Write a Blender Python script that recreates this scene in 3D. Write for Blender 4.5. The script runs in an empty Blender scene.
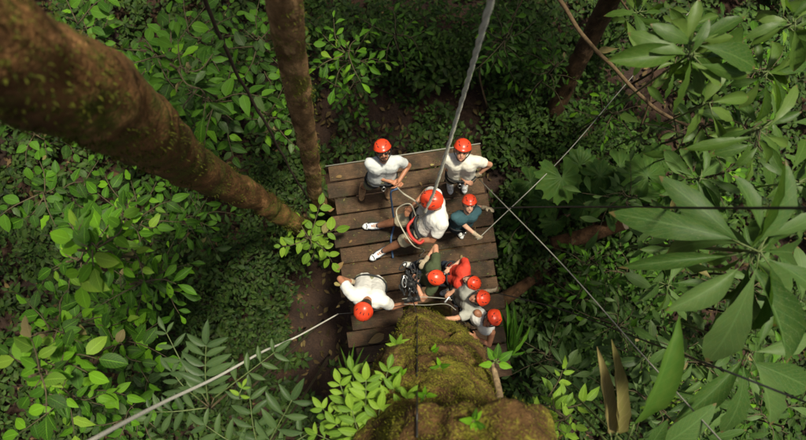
import bpy, bmesh, math, random
import numpy as np
from mathutils import Vector, Matrix, noise as mnoise

random.seed(11); RNG = np.random.default_rng(11)
V = Vector
SC = bpy.context.scene
COL = SC.collection
R = math.radians
# ------------------------------------------------------------------ camera, sky, sun, exposure
CAM_H = 8.0; TILT = math.atan(25/600)
cam = bpy.data.cameras.new('camera'); cam_o = bpy.data.objects.new('camera', cam); COL.objects.link(cam_o)
cam_o.location = (0, 0, CAM_H); cam_o.rotation_euler = (TILT, 0, 0)
cam.sensor_width = 36; cam.lens = 600/806*36; cam.clip_end = 300; cam.clip_start = .05
cam.dof.use_dof = True; cam.dof.focus_distance = 6.9; cam.dof.aperture_fstop = 1.4
SC.camera = cam_o
SUN_EL, SUN_AZ = 73, 42                       # azimuth measured from +X towards +Y
w = bpy.data.worlds.new('World'); SC.world = w; w.use_nodes = True
nt = w.node_tree; sky = nt.nodes.new('ShaderNodeTexSky'); sky.sky_type = 'NISHITA'; sky.sun_disc = False
sky.sun_elevation = R(SUN_EL); sky.sun_rotation = R(90-SUN_AZ); sky.air_density = .7; sky.dust_density = 5; sky.ozone_density = .4
nt.links.new(sky.outputs[0], nt.nodes['Background'].inputs[0]); nt.nodes['Background'].inputs[1].default_value = .06
sd = bpy.data.lights.new('sun', 'SUN'); sd.energy = 3.8; sd.angle = R(7); sd.color = (1, .93, .77)
so = bpy.data.objects.new('sun', sd); COL.objects.link(so)
sv = V((math.cos(R(SUN_AZ))*math.cos(R(SUN_EL)), math.sin(R(SUN_AZ))*math.cos(R(SUN_EL)), math.sin(R(SUN_EL))))
so.rotation_euler = sv.to_track_quat('Z', 'Y').to_euler(); so.location = sv*30
SC.view_settings.view_transform = 'Standard'; SC.view_settings.look = 'None'; SC.view_settings.gamma = 1
SC.view_settings.exposure = .70
try:
    SC.view_settings.use_white_balance = True; SC.view_settings.white_balance_temperature = 6550; SC.view_settings.white_balance_tint = 8
except Exception: pass
try:
    SC.cycles.max_bounces = 6; SC.cycles.diffuse_bounces = 3; SC.cycles.transmission_bounces = 4; SC.cycles.glossy_bounces = 2
except Exception: pass

# ------------------------------------------------------------------ helpers
def P(px, py, z):
    """point of the place at height z seen at photo pixel px, py"""
    x, y = (px-403)/600, -(py-220)/600
    c, s = math.cos(TILT), math.sin(TILT)
    d = V((x, y*c+s, y*s-c))
    t = (z-CAM_H)/d.z
    return V((0, 0, CAM_H)) + d*t
def gz(x, y):
    return -2.35 + .16*math.sin(x*.7+1.3)+.14*math.sin(y*.9-.6+x*.3)+.07*math.sin(x*2.1+y*1.7) - .05*max(0, y)
def tag(o, label=None, cat=None, group=None, kind=None):
    if label: o['label'] = label
    if cat: o['category'] = cat
    if group: o['group'] = group
    if kind: o['kind'] = kind
    return o
def empty(name, loc, label, cat, group=None):
    o = bpy.data.objects.new(name, None); COL.objects.link(o); o.location = loc; o.empty_display_size = .1
    return tag(o, label, cat, group)
def link(name, me, parent=None, mat=None, loc=None):
    o = bpy.data.objects.new(name, me); COL.objects.link(o)
    if mat is not None and not me.materials: me.materials.append(mat)
    if parent is not None:
        o.parent = parent
        o.location = -wloc(parent)
    if loc is not None: o.location = loc
    return o
WL = {}
def wloc(o):
    v = V((0, 0, 0))
    while o is not None:
        v = v + o.location; o = o.parent
    return v
def mesh(name, vs, fs, smooth=True):
    me = bpy.data.meshes.new(name); me.from_pydata([tuple(v) for v in vs], [], fs); me.update()
    if smooth: me.polygons.foreach_set('use_smooth', [True]*len(me.polygons))
    return me
class MB:
    def __init__(s): s.v = []; s.f = []
    def add(s, vs, fs):
        n = len(s.v); s.v += [tuple(v) for v in vs]; s.f += [tuple(i+n for i in f) for f in fs]; return s
    def tube(s, pts, rad, seg=8, cap=True):
        pts = [V(p) for p in pts]; n = len(pts)
        if not hasattr(rad, '__len__'): rad = [rad]*n
        t = (pts[1]-pts[0]).normalized(); a = t.orthogonal().normalized(); vs = []
        for i, p in enumerate(pts):
            t = (pts[min(i+1, n-1)]-pts[max(i-1, 0)])
            if t.length < 1e-9: t = V((0, 0, 1))
            t.normalize(); a = (a - t*a.dot(t)); a = a.normalized() if a.length > 1e-6 else t.orthogonal().normalized(); b = t.cross(a)
            for k in range(seg):
                q = 2*math.pi*k/seg; vs.append(p+(a*math.cos(q)+b*math.sin(q))*rad[i])
        fs = [(i*seg+k, i*seg+(k+1) % seg, (i+1)*seg+(k+1) % seg, (i+1)*seg+k) for i in range(n-1) for k in range(seg)]
        if cap: fs += [tuple(range(seg))[::-1], tuple(range((n-1)*seg, n*seg))]
        return s.add(vs, fs)
    def capsule(s, a, ra, b, rb, seg=12, rings=3, flat0=False, flat1=False):
        a, b = V(a), V(b); t = b-a
        if t.length < 1e-5: t = V((0, 0, 1)); b = a+t*1e-3
        t.normalize(); pts, rad = [], []
        if flat0: pts.append(a); rad.append(ra)
        else:
            for i in range(rings+1):
                q = math.pi/2*i/rings; pts.append(a-t*ra*math.cos(q)); rad.append(max(ra*math.sin(q), 1e-3))
        if flat1: pts.append(b); rad.append(rb)
        else:
            for i in range(rings+1):
                q = math.pi/2*i/rings; pts.append(b+t*rb*math.sin(q)); rad.append(max(rb*math.cos(q), 1e-3))
        return s.tube(pts, rad, seg)
    def ell(s, c, M, seg=16, rings=10):
        """ellipsoid: M is a 3x3 matrix with the half axes as columns"""
        c = V(c); vs = [c+M@V((0, 0, 1))]; 
        for i in range(1, rings):
            q = math.pi*i/rings
            for k in range(seg):
                p = 2*math.pi*k/seg; vs.append(c+M@V((math.sin(q)*math.cos(p), math.sin(q)*math.sin(p), math.cos(q))))
        vs.append(c-M@V((0, 0, 1))); fs = []
        for k in range(seg): fs.append((0, 1+k, 1+(k+1) % seg))
        for i in range(rings-2):
            for k in range(seg):
                fs.append((1+i*seg+k, 1+(i+1)*seg+k, 1+(i+1)*seg+(k+1) % seg, 1+i*seg+(k+1) % seg))
        L = len(vs)-1
        for k in range(seg): fs.append((L, 1+(rings-2)*seg+(k+1) % seg, 1+(rings-2)*seg+k))
        return s.add(vs, fs)
    def box(s, c, ax, ay, az):
        c = V(c); vs = [c+ax*i+ay*j+az*k for i in (-1, 1) for j in (-1, 1) for k in (-1, 1)]
        return s.add(vs, [(0, 1, 3, 2), (4, 6, 7, 5), (0, 4, 5, 1), (2, 3, 7, 6), (0, 2, 6, 4), (1, 5, 7, 3)])
    def build(s, name, mat, parent=None, smooth=True):
        return link(name, mesh(name, s.v, s.f, smooth), parent, mat)
def smooth_path(pts, k=6):
    pts = [V(p) for p in pts]; q = [pts[0]*2-pts[1]]+pts+[pts[-1]*2-pts[-2]]; out = []
    for i in range(1, len(q)-2):
        p0, p1, p2, p3 = q[i-1:i+3]
        for j in range(k):
            t = j/k
            out.append(.5*((2*p1)+(p2-p0)*t+(2*p0-5*p1+4*p2-p3)*t*t+(3*p1-p0-3*p2+p3)*t**3))
    out.append(pts[-1]); return out
def interp(tab, z):
    return [float(np.interp(z, [r[0] for r in tab], [r[i] for r in tab])) for i in range(1, len(tab[0]))]

# ------------------------------------------------------------------ materials
def nodes(name):
    m = bpy.data.materials.new(name); m.use_nodes = True; t = m.node_tree
    return m, t, t.nodes['Principled BSDF'], t.nodes['Material Output']
def nd(t, typ, **kw):
    n = t.nodes.new(typ)
    for k, v in kw.items():
        if k.startswith('_'): setattr(n, k[1:], v)
        else: n.inputs[k.replace('__', ' ')].default_value = v
    return n
def ramp(t, fac, stops):
    r = t.nodes.new('ShaderNodeValToRGB'); e = r.color_ramp.elements
    while len(e) < len(stops): e.new(.5)
    for q, (p, c) in zip(e, stops): q.position = p; q.color = (*c, 1)
    t.links.new(fac, r.inputs[0]); return r.outputs[0]
def mixc(t, fac, a, b, mode='MIX'):
    m = t.nodes.new('ShaderNodeMix'); m.data_type = 'RGBA'; m.blend_type = mode
    for s, v in ((0, fac), (6, a), (7, b)):
        if hasattr(v, 'is_linked'): t.links.new(v, m.inputs[s])
        elif s == 0: m.inputs[0].default_value = v
        else: m.inputs[s].default_value = (*v, 1)
    return m.outputs[2]
def math_n(t, op, a, b=None, c=None):
    m = t.nodes.new('ShaderNodeMath'); m.operation = op
    for i, v in enumerate((a, b, c)):
        if v is None: continue
        if hasattr(v, 'is_linked'): t.links.new(v, m.inputs[i])
        else: m.inputs[i].default_value = v
    return m.outputs[0]
def bump(t, b, h, strength, dist=.02):
    n = nd(t, 'ShaderNodeBump', Strength=strength, Distance=dist); t.links.new(h, n.inputs['Height']); t.links.new(n.outputs[0], b.inputs['Normal'])
def noise(t, scale, detail=4, coord='Object', rough=.55, stretch=None):
    tc = t.nodes.new('ShaderNodeTexCoord'); n = nd(t, 'ShaderNodeTexNoise', Scale=scale, Detail=detail, Roughness=rough)
    if stretch:
        mp = t.nodes.new('ShaderNodeMapping'); mp.inputs['Scale'].default_value = stretch
        t.links.new(tc.outputs[coord], mp.inputs[0]); t.links.new(mp.outputs[0], n.inputs['Vector'])
    else: t.links.new(tc.outputs[coord], n.inputs['Vector'])
    return n.outputs['Fac']
def simple(name, c, rough=.7, var=.25, scale=30, bs=.2, metal=0, spec=.4, bd=.01):
    m, t, b, o = nodes(name); n = noise(t, scale)
    col = ramp(t, n, [(.3, tuple(x*(1-var) for x in c)), (.7, tuple(min(1, x*(1+var)) for x in c))])
    t.links.new(col, b.inputs['Base Color']); b.inputs['Roughness'].default_value = rough; b.inputs['Metallic'].default_value = metal
    b.inputs['Specular IOR Level'].default_value = spec
    if bs: bump(t, b, n, bs, bd)
    return m
def leaf_mat(name, cols, rough=.52, trans=.38, veins=.35, island=False, spots=0, spec=.17):
    m, t, b, o = nodes(name)
    if island: rnd = t.nodes.new('ShaderNodeNewGeometry').outputs['Random Per Island']
    else: rnd = t.nodes.new('ShaderNodeObjectInfo').outputs['Random']
    n = len(cols); col = ramp(t, rnd, [((i+.5)/n, c) for i, c in enumerate(cols)])
    uv = t.nodes.new('ShaderNodeUVMap'); sp = t.nodes.new('ShaderNodeSeparateXYZ'); t.links.new(uv.outputs[0], sp.inputs[0])
    if veins:
        u = math_n(t, 'ABSOLUTE', math_n(t, 'SUBTRACT', sp.outputs[0], .5))
        mid = math_n(t, 'LESS_THAN', u, .03)
        ph = math_n(t, 'SUBTRACT', math_n(t, 'MULTIPLY', sp.outputs[1], 9), math_n(t, 'MULTIPLY', u, 5))
        side = math_n(t, 'LESS_THAN', math_n(t, 'FRACT', ph), .13)
        vv = math_n(t, 'MAXIMUM', mid, math_n(t, 'MULTIPLY', side, .55))
        col = mixc(t, math_n(t, 'MULTIPLY', vv, veins), col, tuple(min(1, x*1.9+.03) for x in cols[-1]))
        bump(t, b, vv, .35, .004)
    nz = noise(t, 9 if not spots else 14, 3)
    col = mixc(t, ramp(t, nz, [(.35, (0, 0, 0)), (.75, (1, 1, 1))]), col, mixc(t, .30, col, (.14, .17, .03)))
    if spots:
        tipf = math_n(t, 'MULTIPLY', math_n(t, 'GREATER_THAN', math_n(t, 'ADD', sp.outputs[1], math_n(t, 'MULTIPLY', noise(t, 5, 3), .25)), 1.07), .7); col = mixc(t, tipf, col, (.16, .10, .04))
        nz2 = noise(t, 60, 2); col = mixc(t, ramp(t, nz2, [(.62, (0, 0, 0)), (.70, (spots,)*3)]), col, (.22, .20, .12))
    t.links.new(col, b.inputs['Base Color']); b.inputs['Roughness'].default_value = rough; b.inputs['Specular IOR Level'].default_value = spec
    tr = t.nodes.new('ShaderNodeBsdfTranslucent'); t.links.new(mixc(t, 1, col, (1.25, 1.3, .7), 'MULTIPLY'), tr.inputs[0])
    mx = t.nodes.new('ShaderNodeMixShader'); mx.inputs[0].default_value = trans
    t.links.new(b.outputs[0], mx.inputs[1]); t.links.new(tr.outputs[0], mx.inputs[2]); t.links.new(mx.outputs[0], o.inputs[0])
    return m
def bark_mat(name, a, b_, moss, mossamt, scale=14, stretch=(1, 1, .25), zr=None):
    m, t, b, o = nodes(name)
    n1 = noise(t, scale, 6, stretch=stretch, rough=.65); n2 = noise(t, 3.2, 5, rough=.7); n3 = noise(t, 55, 3)
    col = ramp(t, n1, [(.3, a), (.7, b_)])
    n4 = noise(t, 2.6, 6, rough=.75); n5 = noise(t, 7, 5, stretch=(1, 1, .35), rough=.7)
    col = mixc(t, ramp(t, n4, [(.40, (.7,)*3), (.58, (0,)*3)]), col, tuple(x*.5 for x in a))
    col = mixc(t, ramp(t, n5, [(.56, (0,)*3), (.70, (.8,)*3)]), col, tuple(min(1, x*1.7+.02) for x in b_))
    f = math_n(t, 'ADD', n2, math_n(t, 'MULTIPLY', math_n(t, 'SUBTRACT', n3, .5), .5))
    if zr:   # moss grows thick on the low shoulder of the trunk and thin higher up
        g = t.nodes.new('ShaderNodeNewGeometry'); s = t.nodes.new('ShaderNodeSeparateXYZ'); t.links.new(g.outputs['Position'], s.inputs[0])
        mr = nd(t, 'ShaderNodeMapRange'); mr.inputs[1].default_value = zr[0]; mr.inputs[2].default_value = zr[1]; mr.inputs[3].default_value = zr[2]; mr.inputs[4].default_value = zr[3]
        t.links.new(s.outputs[2], mr.inputs[0]); f = math_n(t, 'ADD', f, mr.outputs[0])
    mf = ramp(t, f, [(.62-mossamt, (0, 0, 0)), (.78-mossamt, (1, 1, 1))])
    mc = ramp(t, n3, [(.3, tuple(x*.5 for x in moss)), (.7, tuple(x*1.35 for x in moss))])
    t.links.new(mixc(t, mf, col, mc), b.inputs['Base Color']); b.inputs['Roughness'].default_value = .9; b.inputs['Specular IOR Level'].default_value = .2
    bump(t, b, math_n(t, 'ADD', n1, math_n(t, 'MULTIPLY', n3, .6)), .9, .02)
    return m

M = {}
G = [(.022, .065, .010), (.035, .10, .014), (.055, .145, .018), (.085, .20, .022)]
M['leaf_bright'] = leaf_mat('oval leaf bright', [(.016, .070, .004), (.036, .13, .006), (.072, .21, .008), (.14, .33, .012)], trans=.40)  # leaf green with sunlit highlights put into its tone range
M['leaf_mid'] = leaf_mat('oval leaf mid', [(.009, .042, .004), (.018, .076, .006), (.034, .118, .008), (.070, .19, .012)])  # companion green, darkened to suggest shaded understorey leaves
M['leaf_grey'] = leaf_mat('leaf bluish', [(.030, .070, .020), (.048, .098, .030), (.075, .13, .042)], rough=.42)
M['leaf_dark_shade'] = leaf_mat('leaf dark shade', [(.008, .025, .005), (.014, .040, .007), (.024, .062, .009)], island=True)  # dark foliage, with undergrowth shade put into the leaf colour too
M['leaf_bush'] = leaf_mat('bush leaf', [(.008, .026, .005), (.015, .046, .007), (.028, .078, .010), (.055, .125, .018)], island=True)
M['leaf_ground'] = leaf_mat('ground herb leaf', [(.006, .019, .004), (.011, .033, .005), (.020, .055, .008), (.04, .09, .014)], island=True)  # greens darkened so the forest floor looks shaded
M['leaf_bushlt'] = leaf_mat('bush leaf light', [(.020, .062, .010), (.042, .105, .018), (.075, .16, .03)], island=True)
M['leaf_big'] = leaf_mat('big leaf', [(.032, .088, .014), (.052, .122, .024), (.085, .16, .042)], rough=.5, veins=.25, spots=.6, spec=.25, trans=.40)
M['leaf_hero'] = leaf_mat('lance leaf', [(.030, .088, .008), (.055, .125, .014), (.095, .17, .028)], rough=.45, veins=.2, spots=.6, spec=.3, trans=.40)
M['leaf_yel'] = leaf_mat('yellow green leaf', [(.09, .19, .018), (.14, .26, .02), (.19, .32, .03)], trans=.35)
M['leaf_pinn'] = leaf_mat('leaflet', [(.040, .082, .032), (.055, .105, .038), (.07, .125, .045)], rough=.4, veins=.2)
M['leaf_strap'] = leaf_mat('strap leaf', [(.045, .115, .014), (.06, .14, .018)], veins=.15)
M['leaf_dead'] = leaf_mat('dead leaf', [(.15, .13, .045), (.19, .15, .065)], rough=.6, veins=.3, trans=.15)
M['litter'] = leaf_mat('litter leaf', [(.022, .011, .006), (.042, .021, .010), (.07, .037, .017), (.13, .08, .036)], island=True, rough=.7, trans=.05, veins=.2)
M['dry'] = leaf_mat('dry leaf', [(.16, .085, .035), (.22, .14, .06), (.25, .20, .07)], rough=.6, trans=.1, veins=.3)
M['moss'] = leaf_mat('moss tuft', [(.075, .075, .008), (.12, .115, .012), (.17, .162, .018)], island=True, veins=0, rough=.9, trans=.3, spec=.1)
M['moss_dark'] = leaf_mat('trunk moss', [(.030, .036, .006), (.06, .068, .010), (.10, .105, .014)], island=True, veins=0, rough=.9, trans=.3, spec=.1)
M['bark1'] = bark_mat('bark red brown', (.075, .036, .012), (.29, .145, .05), (.085, .09, .013), .16, 9, (1, 1, .5))
M['bark2'] = bark_mat('bark scaly', (.11, .056, .020), (.56, .34, .145), (.12, .12, .014), .07, 12, (1, 1, .4))
M['bark3'] = bark_mat('bark mossy', (.05, .028, .009), (.16, .085, .03), (.155, .142, .016), .06, 10, (1, 1, .6), zr=(3.7, 4.9, .10, .07))
M['bark4'] = bark_mat('bark dark', (.04, .022, .010), (.12, .068, .03), (.05, .06, .012), 0, 12)
M['log'] = bark_mat('log bark', (.035, .018, .008), (.10, .05, .022), (.05, .06, .012), -.02, 12, (1, 1, 1))
M['twig'] = simple('twig', (.07, .055, .025), .8, .3, 40)
M['twig_dark'] = simple('dark twig', (.03, .028, .013), .85, .3, 40)
M['twig_green'] = simple('green stem', (.09, .12, .035), .6, .3, 40)
M['vine'] = simple('vine bark', (.10, .065, .03), .85, .35, 40)
M['vine_dark'] = simple('dark vine', (.03, .018, .01), .85, .35, 40)
M['stub'] = simple('bare branch', (.20, .14, .075), .85, .4, 30, .6)
M['wood_cut'] = simple('cut wood', (.42, .33, .22), .8, .3, 60)
M['skin'] = simple('skin', (.46, .235, .145), .5, .12, 25, .1)
M['skin_light'] = simple('skin light', (.56, .33, .225), .5, .12, 25, .1)
M['skin_dark'] = simple('skin tanned', (.34, .15, .08), .5, .12, 25, .1)
M['helmet'] = simple('helmet shell', (.74, .062, .018), .34, .08, 8, .05, spec=.5)
_m = M['helmet']; _t = _m.node_tree; _b = _t.nodes['Principled BSDF']
_c = _b.inputs['Base Color'].links[0].from_socket
_c = mixc(_t, math_n(_t, 'MULTIPLY', _t.nodes.new('ShaderNodeObjectInfo').outputs['Random'], .55), _c, (.50, .035, .014))
_c = mixc(_t, ramp(_t, noise(_t, 22, 6, rough=.8), [(.60, (0, 0, 0)), (.70, (.45,)*3)]), _c, (.75, .28, .16))
_t.links.new(_c, _b.inputs['Base Color'])
M['black'] = simple('black webbing', (.012, .013, .014), .7, .3, 60)
M['white'] = simple('white cotton', (.64, .63, .58), .85, .05, 12, .5, spec=.2, bd=.02)
M['cream'] = simple('cream polo', (.62, .60, .51), .85, .05, 12, .5, spec=.2, bd=.02)
M['greywhite'] = simple('pale grey cotton', (.50, .52, .50), .85, .06, 12, .5, spec=.2, bd=.02)
M['grey'] = simple('grey cotton', (.36, .36, .31), .85, .06, 12, .5, spec=.2, bd=.02)
M['teal'] = simple('teal cotton', (.035, .085, .10), .85, .15, 12, .5, spec=.2, bd=.02)
M['olive'] = simple('olive cotton', (.05, .065, .03), .85, .15, 12, .5, spec=.2, bd=.02)
M['red'] = simple('red cotton', (.62, .055, .03), .8, .12, 12, .5, spec=.2, bd=.02)
M['khaki'] = simple('khaki', (.42, .37, .25), .85, .10, 14, .5, spec=.2, bd=.02)
M['khaki2'] = simple('olive khaki', (.22, .215, .13), .85, .10, 14, .5, spec=.2, bd=.02)
M['jean'] = simple('denim', (.035, .05, .075), .85, .2, 30, .4, spec=.2)
M['glove'] = simple('work glove', (.33, .27, .18), .85, .2, 30, .5)
M['boot'] = simple('tan boot', (.30, .18, .09), .7, .2, 30, .4)
M['shoe'] = simple('white trainer', (.68, .70, .70), .5, .08, 20, .2)
M['shoe_dark'] = simple('dark trim', (.03, .035, .045), .6, .2, 30)
M['sole'] = simple('rubber sole', (.55, .53, .46), .7, .15, 30)
M['hair'] = simple('dark hair', (.035, .017, .009), .6, .5, 90, .8)
M['hairgrey'] = simple('grey brown hair', (.20, .14, .09), .6, .4, 90, .8)
M['eye'] = simple('eye', (.02, .015, .012), .2, .1, 30, 0)
M['lip'] = simple('lips', (.32, .10, .08), .5, .1, 30, 0)
M['steel'] = simple('steel', (.62, .63, .62), .32, .15, 60, .1, metal=.9)
M['cable'] = simple('galvanised cable', (.46, .45, .38), .6, .2, 120, .4, metal=.0)
M['cable_thin'] = simple('weathered cable', (.24, .235, .19), .6, .2, 120, .4)
M['cable_dark'] = simple('dark cable', (.018, .018, .017), .5, .2, 80, .3)
M['rope'] = simple('pale rope', (.40, .37, .28), .85, .25, 140, .6)
M['rope_grey'] = simple('grey green rope', (.72, .70, .55), .8, .3, 110, .6)
M['blue'] = simple('blue webbing', (.05, .10, .20), .7, .2, 60)
M['redweb'] = simple('red webbing', (.42, .03, .02), .6, .2, 60)
def wood_mat():
    m, t, b, o = nodes('wet deck plank')
    oi = t.nodes.new('ShaderNodeObjectInfo').outputs['Random']
    g = noise(t, 7, 7, stretch=(1.2, 14, 14), rough=.7); s = noise(t, 2.6, 7, rough=.7); k = noise(t, 40, 2)
    base = mixc(t, oi, (.095, .052, .026), (.155, .092, .048))
    col = mixc(t, ramp(t, g, [(.3, (0, 0, 0)), (.7, (1, 1, 1))]), mixc(t, 1, base, (.38, .36, .36), 'MULTIPLY'), base)
    col = mixc(t, ramp(t, s, [(.42, (0, 0, 0)), (.60, (.9, .9, .9))]), col, (.024, .016, .008))
    al = noise(t, 5.5, 6, rough=.7); col = mixc(t, ramp(t, al, [(.54, (0, 0, 0)), (.66, (.6,)*3)]), col, (.042, .046, .014)); b.inputs['Specular IOR Level'].default_value = .22
    sp_ = noise(t, 90, 3); col = mixc(t, ramp(t, sp_, [(.58, (0, 0, 0)), (.66, (.5,)*3)]), col, (.02, .012, .007))
    col = mixc(t, ramp(t, k, [(.68, (0, 0, 0)), (.74, (.6, .6, .6))]), col, (.22, .15, .08))
    t.links.new(col, b.inputs['Base Color']); t.links.new(ramp(t, s, [(.3, (.75,)*3), (.7, (.5,)*3)]), b.inputs['Roughness'])
    bump(t, b, math_n(t, 'ADD', g, math_n(t, 'MULTIPLY', sp_, .5)), .8, .012); return m
M['wood'] = wood_mat()
def ground_mat():
    m, t, b, o = nodes('forest soil')
    n = noise(t, 2.2, 8, rough=.7); k = noise(t, 26, 4)
    col = ramp(t, n, [(.3, (.012, .006, .004)), (.5, (.030, .014, .007)), (.72, (.055, .027, .013))])
    col = mixc(t, ramp(t, k, [(.55, (0, 0, 0)), (.75, (.6,)*3)]), col, (.065, .036, .018))
    t.links.new(col, b.inputs['Base Color']); b.inputs['Roughness'].default_value = .95; bump(t, b, k, 1, .04); return m
M['soil'] = ground_mat()

# ------------------------------------------------------------------ leaf templates (length along +Y from 0 to 1, face up +Z)
def leaf_template(name, n=6, shape='oval', fold=.18, droop=.18, wave=0, mat=None, curl=0, bend=0):
    vs, uv, fs = [], [], []
    for i in range(n+1):
        t = i/n
        if shape == 'oval': wd = .5*(math.sin(math.pi*t**.85)**.72) if 0 < t < 1 else 0
        elif shape == 'ovate': wd = .5*(math.sin(math.pi*t**.68)**.8) if 0 < t < 1 else 0
        elif shape == 'lance': wd = .5*(math.sin(math.pi*t**1.25)**.9) if 0 < t < 1 else 0
        elif shape == 'obl': wd = .5*(math.sin(math.pi*t**1.7)**.8) if 0 < t < 1 else 0
        elif shape == 'strap': wd = .5*min(1, t*5+.25)*(1-t**5)
        else: wd = .5*math.sin(math.pi*t)
        wd = max(wd, .012); z = -droop*t*t+droop*.25*t
        wv = wave*math.sin(i*2.4)
        for s in (-1, 0, 1):
            vs.append((s*wd+bend*t*t, t, z+(fold*wd*abs(s))+wv*s*wd+curl*wd*wd*abs(s))); uv.append((.5+s*.5, t))
    for i in range(n):
        for s in (0, 1):
            a = i*3+s; fs.append((a, a+1, a+4, a+3))
    return vs, fs, uv
def tmpl_mesh(name, T, mat):
    vs, fs, uv = T; me = mesh(name, vs, fs); l = me.uv_layers.new(name='UVMap')
    li = np.empty(len(me.loops), dtype=np.int32); me.loops.foreach_get('vertex_index', li)
    l.data.foreach_set('uv', np.array(uv, dtype=np.float32)[li].ravel()); me.materials.append(mat); return me
TEMPL = {
 'oval': [leaf_template('o', 6, 'oval', .16, .16), leaf_template('o', 6, 'oval', .05, .3), leaf_template('o', 6, 'ovate', .25, .1, .12)],
 'ovate': [leaf_template('o', 6, 'ovate', .2, .2), leaf_template('o', 6, 'ovate', .1, .3, .1)],
 'lance': [leaf_template('l', 8, 'lance', .15, .24, .08, bend=.2), leaf_template('l', 8, 'lance', .3, .35, .05, bend=-.25), leaf_template('l', 8, 'obl', .12, .2, .08)],
 'obl': [leaf_template('b', 10, 'obl', .14, .30, .04, bend=.25), leaf_template('b', 10, 'lance', .25, .40, .06, bend=-.3), leaf_template('b', 10, 'obl', .05, .5, .05, bend=-.15), leaf_template('b', 10, 'lance', .35, .22, .03, bend=.4), leaf_template('b', 10, 'lance', -.1, .35, .05, bend=.1)],
 'leaflet': [leaf_template('f', 6, 'lance', .25, .12), leaf_template('f', 6, 'oval', .2, .18)],
 'strap': [leaf_template('s', 9, 'strap', .25, .22, .05)],
 'small': [leaf_template('m', 3, 'ovate', .2, .2)],
 'smallance': [leaf_template('m', 3, 'lance', .2, .25)],
}
_LM = {}
def leaf_mesh(shape, mk, var=None):
    k = random.randrange(len(TEMPL[shape])) if var is None else var
    key = (shape, mk, k)
    if key not in _LM: _LM[key] = tmpl_mesh('leaf_'+shape, TEMPL[shape][k], M[mk])
    return _LM[key]
def frame(d, n):
    d = V(d).normalized(); n = V(n); x = d.cross(n); x = x.normalized() if x.length > 1e-5 else d.orthogonal().normalized()
    n = x.cross(d); return Matrix((x, d, n)).transposed()
def add_leaf(parent, shape, mk, loc, d, n, ln, wd, name='leaf', var=None):
    o = bpy.data.objects.new(name, leaf_mesh(shape, mk, var)); COL.objects.link(o); o.parent = parent
    o.matrix_basis = Matrix.Translation(V(loc)-wloc(parent)) @ frame(d, n).to_4x4() @ Matrix.Diagonal((wd, ln, ln, 1))
    return o
def inst(name, T, locs, mats3, mat, parent=None):
    """many copies of a leaf template joined to one mesh"""
    vs, fs, uv = np.array(T[0]), np.array(T[1], dtype=np.int32), np.array(T[2], dtype=np.float32)
    N, n, f = len(locs), len(vs), len(fs)
    W = np.einsum('kij,nj->kni', np.asarray(mats3), vs)+np.asarray(locs)[:, None, :]
    me = bpy.data.meshes.new(name); me.vertices.add(N*n); me.vertices.foreach_set('co', W.astype(np.float32).ravel())
    I = (fs[None]+(np.arange(N)*n)[:, None, None]).reshape(-1)
    me.loops.add(len(I)); me.loops.foreach_set('vertex_index', I.astype(np.int32)); me.polygons.add(N*f)
    me.polygons.foreach_set('loop_start', (np.arange(N*f)*4).astype(np.int32)); me.polygons.foreach_set('use_smooth', np.ones(N*f, dtype=bool))
    me.update(calc_edges=True)
    l = me.uv_layers.new(name='UVMap'); l.data.foreach_set('uv', np.tile(uv[fs.ravel()], (N, 1)).ravel())
    return link(name, me, parent, mat)
def rot_frames(dirs, nrm, ln, wd):
    d = dirs/np.linalg.norm(dirs, axis=1, keepdims=True); x = np.cross(d, nrm); x /= np.linalg.norm(x, axis=1, keepdims=True)+1e-9
    n = np.cross(x, d); return np.stack([x*wd[:, None], d*ln[:, None], n*ln[:, None]], axis=2)

# ================================================================== SETTING: ground
def build_ground():
    n = 110; vs, fs = [], []; xs = np.sign(np.linspace(-1, 1, n))*np.abs(np.linspace(-1, 1, n))**1.7*45
    for y in xs:
        for x in xs: vs.append((x, y, gz(x, y)+.05*mnoise.noise(V((x*1.8, y*1.8, 0)))))
    for j in range(n-1):
        for i in range(n-1): a = j*n+i; fs.append((a, a+1, a+n+1, a+n))
    tag(link('ground', mesh('ground', vs, fs), None, M['soil']), kind='structure')
build_ground()
DIRT = [(388, 112, 62, 34), (318, 330, 26, 90), (345, 400, 40, 40), (470, 118, 34, 32), (650, 70, 46, 46), (545, 285, 45, 42), (330, 110, 25, 45), (700, 170, 30, 20), (560, 130, 30, 18)]
def dirtness(px, py):
    return max(max(0, 1.25-(((px-a)/c)**2+((py-b)/e)**2)) for a, b, c, e in DIRT)
def to_px(p):
    x, y, z = p[0], p[1], p[2]-CAM_H; c, s = math.cos(TILT), math.sin(TILT)
    yy, zz = y*c+z*s, -y*s+z*c
    return 403+600*x/-zz, 220-600*yy/-zz
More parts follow.
